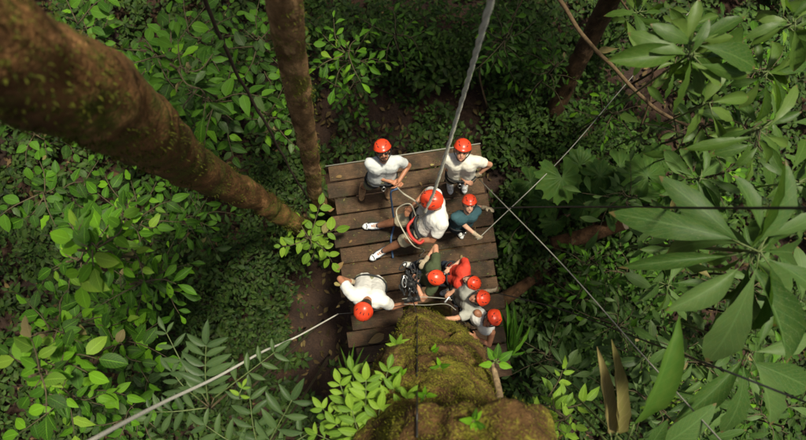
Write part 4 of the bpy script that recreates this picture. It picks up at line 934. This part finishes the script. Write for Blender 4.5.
def person(label, neck, tors, head, look, fwd, hands, feet, s=1.0, skin='skin', shirt='white', sleeve=.62, bottom='khaki', blen=.86, shoe_m='shoe', trim='shoe_dark', sole='sole', gloves=(), hair='hair', harness=True, elbow=None, knee=None, extras=(), toes=None, pant_to=None, palm=None, tank=False):
    KS = .86; s = s*KS; sc = lambda q: (q[0], q[1], q[2]*KS)
    neck, tors, head = sc(neck), sc(tors), sc(head); hands = [sc(q) for q in hands]
    N = P(*neck); pv = P(*tors); up = (N-pv).normalized(); Pv = N-up*.50*s
    fwd = V(fwd); fwd = (fwd-up*fwd.dot(up)).normalized(); rt = fwd.cross(up)
    H = P(*head); H = N+(H-N).normalized()*.20*s; F = V(look).normalized(); U = V((0, 0, 1)) if abs(F.z) < .95 else fwd*-1
    U = (U-F*U.dot(F)).normalized(); X = F.cross(U)
    mb = MB(); sh, sho = {}, {}
    hips = {+1: Pv+rt*.095*s, -1: Pv-rt*.095*s}
    S = {+1: N-up*.055*s+rt*.185*s, -1: N-up*.055*s-rt*.185*s}
    A, K = {}, {}
    for sd_, nm in ((1, 'r'), (-1, 'l')):
        ht = P(*hands[0 if sd_ == 1 else 1]); pole = (V(elbow[0 if sd_ == 1 else 1]) if elbow else (rt*sd_*.8-up*.7-fwd*.3))
        A[sd_] = ik(S[sd_], ht, .29*s, .255*s, pole)
        ft = P(*feet[0 if sd_ == 1 else 1]); ft = V((ft.x, ft.y, ft.z+.075*s)); pole = (V(knee[0 if sd_ == 1 else 1]) if knee else fwd+rt*sd_*.25)
        K[sd_] = ik(hips[sd_], ft, .43*s, .42*s, pole)
    lean = .10
    # ---- body: one continuous surface
    mb.capsule(hips[1], .105*s, hips[-1], .105*s)
    for k in (-.07, .07):
        mb.capsule(Pv+up*.04*s+rt*k*s, .105*s, Pv+up*.22*s+rt*k*s*.95, .100*s); mb.capsule(Pv+up*.22*s+rt*k*s*.95, .100*s, Pv+up*.39*s+rt*k*s*1.25+fwd*.01, .112*s)
    mb.capsule(S[1], .058*s, S[-1], .058*s); mb.capsule(N-up*.08*s, .062*s, N.lerp(H, .55), .055*s)
    mb.ell(H+U*.022*s-F*.008*s, Matrix((X*.079*s, F*.098*s, U*.095*s)).transposed(), 18, 12)
    mb.ell(H-U*.055*s+F*.030*s, Matrix((X*.058*s, F*.062*s, U*.068*s)).transposed(), 16, 10)
    mb.capsule(H-U*.098*s+F*.068*s, .022*s, H-U*.092*s+F*.055*s, .028*s, 8)                                   # chin
    mb.capsule(H+U*.008*s+F*.086*s, .010*s, H-U*.030*s+F*.106*s, .014*s, 8)                                    # nose
    mb.capsule(H+U*.026*s+F*.082*s-X*.035*s, .012*s, H+U*.026*s+F*.082*s+X*.035*s, .012*s, 8)                 # brow
    for k in (-1, 1): mb.ell(H+X*k*.082*s-U*.012*s-F*.008*s, Matrix((X*.010*s, F*.018*s, U*.030*s)).transposed(), 10, 6)
    for k in (1, -1):
        e, h = A[k]; mb.capsule(S[k], .056*s, e, .040*s); mb.capsule(e, .041*s, h, .027*s)
        fd = (h-e).normalized(); pn = V(palm[0 if k == 1 else 1]) if palm else (-rt*k*.6-V((0, 0, 1))*.8+fwd*.2)
        hand(mb, h, fd, pn, s)
        kn, an = K[k]; mb.capsule(hips[k], .088*s, kn, .056*s); mb.capsule(kn, .055*s, kn.lerp(an, .35), .054*s); mb.capsule(kn.lerp(an, .35), .054*s, an, .036*s)
        td = V(toes[0 if k == 1 else 1]) if toes else V((fwd.x, fwd.y, 0)); td.normalize(); mb.capsule(an, .036*s, an-V((0, 0, .035*s))+td*.12*s, .028*s)
    me = remesh(mb, 'person', .0085, 3); me.materials.append(M[skin])
    body = bpy.data.objects.new('person', me); COL.objects.link(body)
    base = (K[1][1]+K[-1][1])/2; base = V((base.x, base.y, 0))
    me.transform(Matrix.Translation(-base)); body.location = base; tag(body, label, 'person', 'people in orange helmets on the platform')
    ALLP.append((label, (N-pv).length, (P(*head)-N).length, base))
    # ---- shirt
    mb = MB(); g = .020
    for k in (-.075, .075):
        mb.capsule(Pv-up*.03*s+rt*k*s, (.112+g)*s, Pv+up*.22*s+rt*k*s, (.102+g)*s, flat0=True); mb.capsule(Pv+up*.22*s+rt*k*s, (.102+g)*s, Pv+up*.385*s+rt*k*s*1.2+fwd*.01, (.112+g)*s)
    if tank:
        for k in (1, -1): mb.capsule(N-up*.03*s+rt*k*.10*s+fwd*.03, .035*s, Pv+up*.34*s+rt*k*.09*s, .09*s)
    else:
        mb.capsule(S[1], (.058+g)*s, S[-1], (.058+g)*s); mb.capsule(N-up*.06*s, .085*s, N-up*.005*s, .070*s, flat1=True)
        for k in (1, -1): mb.capsule(S[k], (.060+g)*s, S[k].lerp(A[k][0], sleeve), (.052+g)*s, flat1=True)
    me = remesh(mb, 'shirt', .012, 3, .011, hash(label) % 97); me.materials.append(M[shirt]); link('shirt', me, body)
    # ---- shorts / trousers
    mb = MB(); mb.capsule(hips[1], (.105+.016)*s, hips[-1], (.105+.016)*s); mb.capsule(Pv, .125*s, Pv+up*.08*s, .12*s)
    for k in (1, -1):
        kn, an = K[k]
        if pant_to: mb.capsule(hips[k], .102*s, kn, .076*s); mb.capsule(kn, .076*s, kn.lerp(an, pant_to), .062*s, flat1=True)
        else: mb.capsule(hips[k], .104*s, hips[k].lerp(kn, blen), .086*s, flat1=True)
    nm = 'trousers' if pant_to else 'shorts'
    me = remesh(mb, nm, .012, 2, .011, 3); me.materials.append(M[bottom]); link(nm, me, body)
    for k in (1, -1):
        an = K[k][1]; td = V(toes[0 if k == 1 else 1]) if toes else V((fwd.x, fwd.y, 0)); shoe(body, an-V((0, 0, .075*s)), td.normalized(), s, None, sole, trim, shoe_m)
    for k in gloves:
        mb = MB(); e, h = A[k]; fd = (h-e).normalized(); pn = V(palm[0 if k == 1 else 1]) if palm else (-rt*k*.6-V((0, 0, 1))*.8+fwd*.2)
        hand(mb, h, fd, pn, s*1.05, grow=.004); mb.capsule(h-fd*.055, .040*s, h, .036*s, flat0=True); me = remesh(mb, 'glove', .008, 2); me.materials.append(M['glove']); link('glove', me, body)
    # ---- head
    helmet(body, H+U*.052*s-F*.012*s, F, U, s)
    if hair:
        mb = MB(); mb.ell(H+U*.012*s-F*.026*s, Matrix((X*.088*s, F*.092*s, U*.100*s)).transposed(), 18, 12); mb.ell(H-U*.05*s-F*.042*s, Matrix((X*.066*s, F*.052*s, U*.055*s)).transposed(), 14, 9)
        me = remesh(mb, 'hair', .009, 2, .010, 5); me.materials.append(M[hair]); link('hair', me, body)
    for k in (1, -1):
        mb = MB(); mb.ell(H+X*k*.032*s+U*.006*s+F*.089*s, Matrix((X*.013*s, F*.010*s, U*.008*s)).transposed(), 10, 6); mb.build('eye', M['eye'], body)
    mb = MB(); mb.ell(H-U*.062*s+F*.089*s, Matrix((X*.024*s, F*.008*s, U*.008*s)).transposed(), 10, 6); mb.build('mouth', M['lip'], body)
    if 'moustache' in extras:
        mb = MB(); mb.capsule(H-U*.046*s+F*.096*s-X*.030*s, .009*s, H-U*.044*s+F*.103*s, .012*s); mb.capsule(H-U*.046*s+F*.096*s+X*.030*s, .009*s, H-U*.044*s+F*.103*s, .012*s)
        mb.capsule(H-U*.095*s+F*.088*s, .016, H-U*.085*s+F*.09*s, .016); mb.build('moustache', M['hair'], body)
    if 'glasses' in extras:
        mb = MB()
        for k in (1, -1): mb.ell(H+X*k*.034*s+U*.006*s+F*.100*s, Matrix((X*.027*s, F*.008*s, U*.019*s)).transposed(), 14, 8)
        mb.tube([H-X*.085*s+U*.01*s+F*.02*s, H-X*.06*s+U*.012*s+F*.09*s, H+U*.012*s+F*.106*s, H+X*.06*s+U*.012*s+F*.09*s, H+X*.085*s+U*.01*s+F*.02*s], .004, 5); mb.build('sunglasses', M['eye'], body)
    if harness:
        mb = MB()
        def ring(c, a, b, ra, rb, r): mb.tube([c+a*ra*math.cos(q)+b*rb*math.sin(q) for q in [i*math.pi/12 for i in range(25)]], r, 6, False)
        ring(Pv+up*.06*s, rt, fwd, .212*s, .142*s, .013)
        for k in (1, -1):
            ax = (K[k][0]-hips[k]).normalized(); a = ax.orthogonal().normalized(); ring(hips[k].lerp(K[k][0], .22), a, ax.cross(a), .112*s, .112*s, .013)
        f = Pv+fwd*.155*s; mb.tube([f+up*.07*s, f+fwd*.02, hips[1].lerp(K[1][0], .22)+up*.05], .014, 6); mb.tube([f+up*.07*s, f+fwd*.02, hips[-1].lerp(K[-1][0], .22)+up*.05], .014, 6)
        h_ = mb.build('harness', M['black'], body)
        m2 = MB(); c = f+fwd*.035+up*.03; ax = [(math.cos(q)*.022, math.sin(q)*.05) for q in [i*math.pi/8 for i in range(17)]]
        m2.tube([c+rt*a+up*b for a, b in ax], .006, 6, False); m2.build('carabiner', M['steel'], h_)
    return dict(N=N, Pv=Pv, up=up, fwd=fwd, rt=rt, H=H, F=F, U=U, A=A, K=K, body=body)

UPV = V((0, 0, 1))
p1 = person('man in pale grey t-shirt and sunglasses gripping the rope at the far left platform edge', (384, 160, 1.44), (381, 180, .92), (383, 151, 1.63), (.10, -.50, .85), (.12, -1, 0),
    [(392, 182, 1.12), (399, 181, 1.14)], [(362, 188, 0), (387, 186, 0)], 1.0, 'skin_dark', 'greywhite', .62, 'khaki2', shoe_m='boot', trim='boot', sole='boot', extras=('moustache', 'glasses'), toes=[(-.15, -1, 0), (.1, -1, 0)], palm=[(.9, -.2, .3), (-.9, -.2, .3)])
p2 = person('man in cream polo shirt looking up at the far right platform corner', (462, 158, 1.44), (461, 176, .92), (462, 151, 1.63), (-.08, -.52, .85), (-.1, -1, 0),
    [(464, 179, 1.08), (477, 175, 1.05)], [(449, 181, 0), (464, 180, 0)], 1.0, 'skin', 'cream', .62, 'khaki', gloves=(-1,), toes=[(.1, -1, 0), (0, -1, 0)], hair='hairgrey', trim='sole')
p3 = person('young person in dark teal shirt with both arms out at the right platform edge', (467, 213, 1.17), (460, 224, .74), (470, 202, 1.34), (.0, -.48, .88), (.25, -1, 0),
    [(483, 241, .80), (486, 208, 1.02)], [(457, 228, 0), (452, 222, 0)], .86, 'skin_light', 'teal', .6, 'jean', gloves=(1, -1), toes=[(.5, -1, 0), (.4, -1, 0)], pant_to=.8, trim='sole', hair='hair',
    elbow=[(-.2, 0, -1), (.2, .4, -1)])
p4 = person('man in white t-shirt and harness hanging back from the thick rope with legs stretched left', (441, 207, 1.36), (421, 226, .80), (432, 200, 1.55), (-.75, .10, -.35), (-1, -.18, .05),
    [(413, 206, 1.0), (414, 241, .98)], [(378, 226, .0), (379, 253, .0)], 1.16, 'skin_dark', 'white', .66, 'khaki', blen=.92, toes=[(-1, -.05, .12), (-.85, -.55, .12)], knee=[(-.3, .1, 1), (-.3, -.1, 1)], elbow=[(.2, .5, -.6), (.4, -.8, -.4)], sole='shoe', hair='hair')
p5 = person('man in white t-shirt seen from behind reaching right at the left platform edge', (368, 300, 1.40), (370, 285, .93), (365, 307, 1.56), (-.25, -.62, -.55), (-.2, -1, 0),
    [(353, 282, .98), (408, 303, 1.22)], [(362, 281, 0), (378, 282, 0)], 1.10, 'skin_dark', 'white', .66, 'khaki2', gloves=(1,), toes=[(-.2, -1, 0), (.2, -1, 0)], elbow=[(-.6, .6, -.3), (0, -.4, -1)], hair='hair', shoe_m='boot', trim='boot', sole='boot')
p6 = person('person in dark olive shirt and harness facing the hanging gear left of the red shirt', (436, 275, 1.24), (424, 272, .80), (434, 277, 1.42), (-.80, .22, .45), (-1, .1, 0),
    [(426, 260, 1.05), (417, 284, 1.10)], [(415, 266, 0), (418, 276, 0)], .90, 'skin', 'olive', .5, 'jean', toes=[(-1, .2, 0), (-1, -.2, 0)], gloves=(1,), elbow=[(.4, .8, -.2), (.3, -1, -.2)], pant_to=.8, hair='hairgrey', trim='sole')
p7 = person('small person in red shirt holding the right platform edge with a gloved hand', (466, 279, 1.14), (452, 274, .72), (471, 282, 1.30), (-.62, .25, .65), (-1, .15, 0),
    [(451, 268, .86), (499, 291, .80)], [(444, 265, 0), (446, 274, 0)], .84, 'skin_light', 'red', .78, 'jean', gloves=(-1,), toes=[(-1, .2, 0), (-1, -.1, 0)], pant_to=.8, elbow=[(.2, .6, -.8), (.3, -.9, -.4)], hair='hair', trim='sole')
p8 = person('person in grey t-shirt reaching left to the mossy trunk, face turned up', (473, 301, 1.30), (458, 292, .82), (479, 298, 1.48), (-.58, -.06, .80), (-1, -.25, 0),
    [(452, 292, 1.0), (440, 319, 1.30)], [(449, 282, 0), (452, 290, 0)], .92, 'skin', 'grey', .75, 'khaki2', toes=[(-1, -.1, 0), (-1, -.3, 0)], elbow=[(.3, .5, -.9), (0, -.6, -.8)], hair='hairgrey', trim='sole')
p9 = person('person in white sleeveless top half hidden behind the mossy trunk', (486, 324, 1.34), (473, 312, .85), (492, 319, 1.52), (-.45, -.38, .75), (-.8, -.6, 0),
    [(464, 314, .80), (476, 338, 1.15)], [(466, 300, 0), (472, 304, 0)], .94, 'skin_dark', 'white', .3, 'jean', toes=[(-1, -.4, 0), (-1, -.5, 0)], elbow=[(.3, .6, -.8), (.5, -.6, -.6)], tank=True, pant_to=.8, hair='hair', trim='sole')

# ================================================================== ropes, cables and gear
def rope(name, label, pts, r, mat, cat='rope', k=8, strands=0, pitch=.12, seg=8, r1=None):
    path = smooth_path(pts, k); mb = MB()
    if strands:
        # resample evenly then wind the strands round each other
        ln = [0]
        for i in range(1, len(path)): ln.append(ln[-1]+(path[i]-path[i-1]).length)
        n = int(ln[-1]/.012); q = [V([float(np.interp(t, ln, [p[a] for p in path])) for a in range(3)]) for t in np.linspace(0, ln[-1], n)]
        for s_ in range(strands):
            pp = []
            for i, c in enumerate(q):
                t = (q[min(i+1, n-1)]-q[max(i-1, 0)]).normalized(); a = t.cross(V((1, 0, 0))).normalized(); b = t.cross(a); an = 2*math.pi*(s_/strands+ln[-1]*i/n/pitch)
                pp.append(c+(a*math.cos(an)+b*math.sin(an))*r*.52)
            mb.tube(pp, r*.52, 6)
    else: mb.tube(path, r if r1 is None else list(np.linspace(r, r1, len(path))), seg)
    return tag(mb.build(name, mat), label, cat)
chest = p4['Pv']+p4['fwd']*.19+p4['up']*.22
rope('climbing_rope', 'thick grey-green twisted rope running from the top edge down to the hanging man', [P(491, 0, 5.35)+(P(491, 0, 5.35)-P(462, 100, 3.6))*q for q in (2.4, 1.6, .8)]+[P(491, 0, 5.35), P(462, 100, 3.6), P(436, 186, 1.95), P(425, 212, 1.28)], .018, M['rope_grey'], strands=3, pitch=.6)
h1 = (p1['A'][1][1]+p1['A'][-1][1])/2+V((.03, -.08, -.02))
rope('belay_rope', 'pale belay rope from the first man\'s hands to the harness of the hanging man', [h1+V((-.02, .06, 0)), h1, P(404, 194, 1.15), P(416, 202, 1.12), P(424, 214, 1.05), chest+V((-.02, 0, 0))], .010, M['rope'])
rope('slack_rope', 'slack pale rope looping over the legs of the hanging man', [chest, P(410, 204, 1.1), P(398, 208, .98), P(397, 217, .97), P(404, 232, .98), P(414, 246, .9), P(424, 250, .3), P(420, 256, .03)], .008, M['rope'])
rope('blue_strap', 'thin blue strap hanging from the rope hands down to the deck', [h1, P(391, 192, .9), P(392, 206, .5), P(394, 224, .06), P(391, 240, .03), P(393, 258, .03)], .013, M['blue'])
# red and black sling on the hanging man
mb = MB(); mb.tube(smooth_path([chest, P(408, 226, 1.02), P(411, 236, 1.0), P(419, 243, .98), P(424, 240, .98)], 6), .018, 8)
o = tag(mb.build('sling', M['redweb']), 'red webbing sling across the lap of the hanging man', 'sling')
mb = MB(); mb.tube(smooth_path([chest+V((.02, .02, 0)), P(415, 222, 1.04), P(417, 232, 1.02), P(420, 238, 1.0)], 6), .022, 8); tag(mb.build('friction_device', M['black']), 'black rope brake beside the red sling on the hanging man', 'climbing gear')
rope('steel_cable', 'pale thick cable slanting up from the bottom left corner to the platform', [P(60, 460, 4.9), P(92, 440, 4.7), P(160, 404, 3.9), P(215, 378, 3.2), P(262, 352, 2.6), P(283, 343, 2.3), P(302, 334, 2.1), P(338, 314, 1.5)], .0155, M['cable'], 'cable', r1=.007)
rope('steel_cable', 'thin dark wire from the end of the pale lower left cable to the hanging gear', [P(338, 314, 1.5), P(372, 311, .95), P(408, 304, 1.1)], .0035, M['cable_dark'], 'cable')
rope('steel_cable', 'pale thin cable running from the cream shirt man down to the bottom right', [p2['A'][-1][1]+V((.03, -.05, -.02)), P(560, 262, 2.1), P(640, 352, 3.1), P(722, 442, 4.0), P(760, 485, 4.4)], .006, M['cable_thin'], 'cable')
rope('steel_cable', 'thin grey cable running from the teal person\'s lower glove up to the upper right', [p3['A'][1][1]+V((.02, -.06, -.01)), P(560, 160, .3), P(625, 85, -.1), P(700, 0, -.4), P(730, -35, -.5)], .006, M['cable_thin'], 'cable')
rope('steel_cable', 'dark cable running level to the right edge above the giant leaves', [p3['A'][-1][1]+V((.05, .0, -.02)), P(540, 207, 2.0), P(620, 207, 3.4), P(700, 208, 4.7), P(806, 208, 5.5), P(860, 208, 5.8)], .0075, M['cable_dark'], 'cable')
rope('steel_cable', 'dark cable from the red shirt person\'s glove down to the lower right edge', [p7['A'][-1][1]+V((.05, -.02, -.02)), P(560, 309, 1.6), P(640, 339, 3.), P(700, 361, 4.3), P(790, 396, 4.75), P(830, 412, 5.)], .0065, M['cable_dark'], 'cable')
q = [surf_z(417, y)+V((0, .012, .012)) for y in (318, 335, 352, 370, 388, 405, 425, 439)]
rope('thin_cord', 'thin dark cord hanging down over the mossy trunk', [P(413, 300, 1.25)]+q, .006, M['cable_dark'], 'cord')
rope('anchor_sling', 'double grey line stretched level round the tree at the gear', [P(402, 299, 1.2), P(420, 297, 1.15), P(440, 298, 1.15), P(452, 300, 1.2)], .005, M['cable_thin'], 'cable')
rope('anchor_sling', 'lower single line stretched round the tree under the gear', [P(404, 304, 1.22), P(425, 305, 1.18), P(446, 304, 1.2), P(456, 310, 1.25)], .004, M['cable_thin'], 'cable')
def gear():
    r = empty('rigging_gear', P(410, 280, 1.0), 'dark cluster of pulleys, straps and carabiners hanging beside the olive shirt person', 'climbing gear')
    rg = random.Random(3)
    for i in range(9):
        c = P(rg.uniform(402, 418), rg.uniform(266, 292), rg.uniform(.9, 1.15)); a = rg.uniform(0, 3.1); u = V((math.cos(a), math.sin(a), rg.uniform(-.4, .4))).normalized(); v = V((-math.sin(a), math.cos(a), .5)).normalized()
        mb = MB(); mb.tube([c+u*.058*math.cos(q)+v*.026*math.sin(q) for q in [k*math.pi/8 for k in range(17)]], .0075, 6, False); mb.build('carabiner', M['steel' if i % 3 == 0 else 'black'], r)
    for i in range(8):
        a = P(rg.uniform(402, 412), rg.uniform(268, 280), 1.05); b = P(rg.uniform(404, 420), rg.uniform(284, 300), 1.1); m = (a+b)/2+V((rg.uniform(-.08, .08), 0, -.08))
        mb = MB(); mb.tube(smooth_path([a, m, b], 5), .012, 6); mb.build('strap', M['black'], r)
    for (px, py) in ((408, 300), (416, 299), (411, 284)):
        c = P(px, py, 1.16); mb = MB(); mb.box(c, V((.045, .01, 0)), V((-.006, .028, 0)), V((0, 0, .022))); mb.ell(c+V((0, 0, .012)), Matrix(((.035, 0, 0), (0, .03, 0), (0, 0, .03))), 12, 8); mb.build('pulley', M['cable_dark'], r)
gear()
mb = MB(); c = P(449, 297, 1.25); mb.capsule(c, .012, P(445, 302, 1.25), .012); tag(mb.build('steel_link', M['steel']), 'small bright steel link on the line below the red shirt', 'climbing gear')

# ------------------------------------------------------------------ dry leaves on the deck
def deck_leaf(px, py, l, label, mk='dry', grp=None):
    me = leaf_mesh('ovate', mk); o = bpy.data.objects.new('fallen_leaf', me); COL.objects.link(o); a = random.uniform(0, 6.28); p = P(px, py, .022)
    o.matrix_basis = Matrix.Translation(p) @ frame((math.cos(a), math.sin(a), .05), (random.gauss(0, .1), random.gauss(0, .1), 1)).to_4x4() @ Matrix.Diagonal((l*.5, l, l*.6, 1)); tag(o, label, 'leaf', grp)
deck_leaf(336, 270, .15, 'large yellow dry leaf on the left platform edge')
deck_leaf(334, 283, .10, 'small yellow leaf just below the large yellow one at the platform edge')
deck_leaf(342, 176, .09, 'pale dry leaf on the plank beside the slim scaly trunk')
deck_leaf(328, 211, .09, 'curled pale leaf on the deck below the slim scaly trunk')
deck_leaf(324, 203, .10, 'reddish dry leaf at the left deck edge by the slim trunk')
deck_leaf(384, 334, .24, 'long rust-brown dead leaf standing beside the mossy trunk')
for px, py in [(352, 240), (331, 224), (405, 165), (430, 165), (340, 305), (420, 182), (462, 255)]:
    deck_leaf(px, py, .06, 'small dry leaf fragment lying on the brown deck planks', 'dry', 'small leaf fragments on the deck')
def deck_litter():
    rg = np.random.default_rng(3); n = 260; L = np.zeros((n, 3))
    for i in range(n):
        p = DECK0+DU*rg.uniform(.03, 2.0)+DV*-rg.uniform(.03, 2.2); L[i] = (p.x, p.y, .014)
    L = L[[not ((x-.36)**2+(y+1.3)**2 < .45**2) for x, y, z in L]]; n = len(L)
    a = rg.uniform(0, 6.28, n); D = np.stack([np.cos(a), np.sin(a), rg.normal(0, .1, n)], 1); NR = np.stack([rg.normal(0, .2, n), rg.normal(0, .2, n), np.ones(n)], 1); ln = rg.uniform(.012, .045, n)
    tag(inst('deck_litter', TEMPL['small'][0], L, rot_frames(D, NR, ln, ln*rg.uniform(.15, .5, n)), M['litter2']), 'tiny leaf crumbs and twig bits strewn over the deck planks', 'leaf litter', kind='stuff')
M['litter2'] = leaf_mat('deck crumbs', [(.05, .03, .015), (.10, .06, .025), (.20, .15, .06), (.09, .10, .03)], island=True, rough=.7, trans=.05, veins=0)
deck_litter()
for q in ALLP: print('PERSON', q[0][:40], round(q[1], 2), round(q[2], 2))
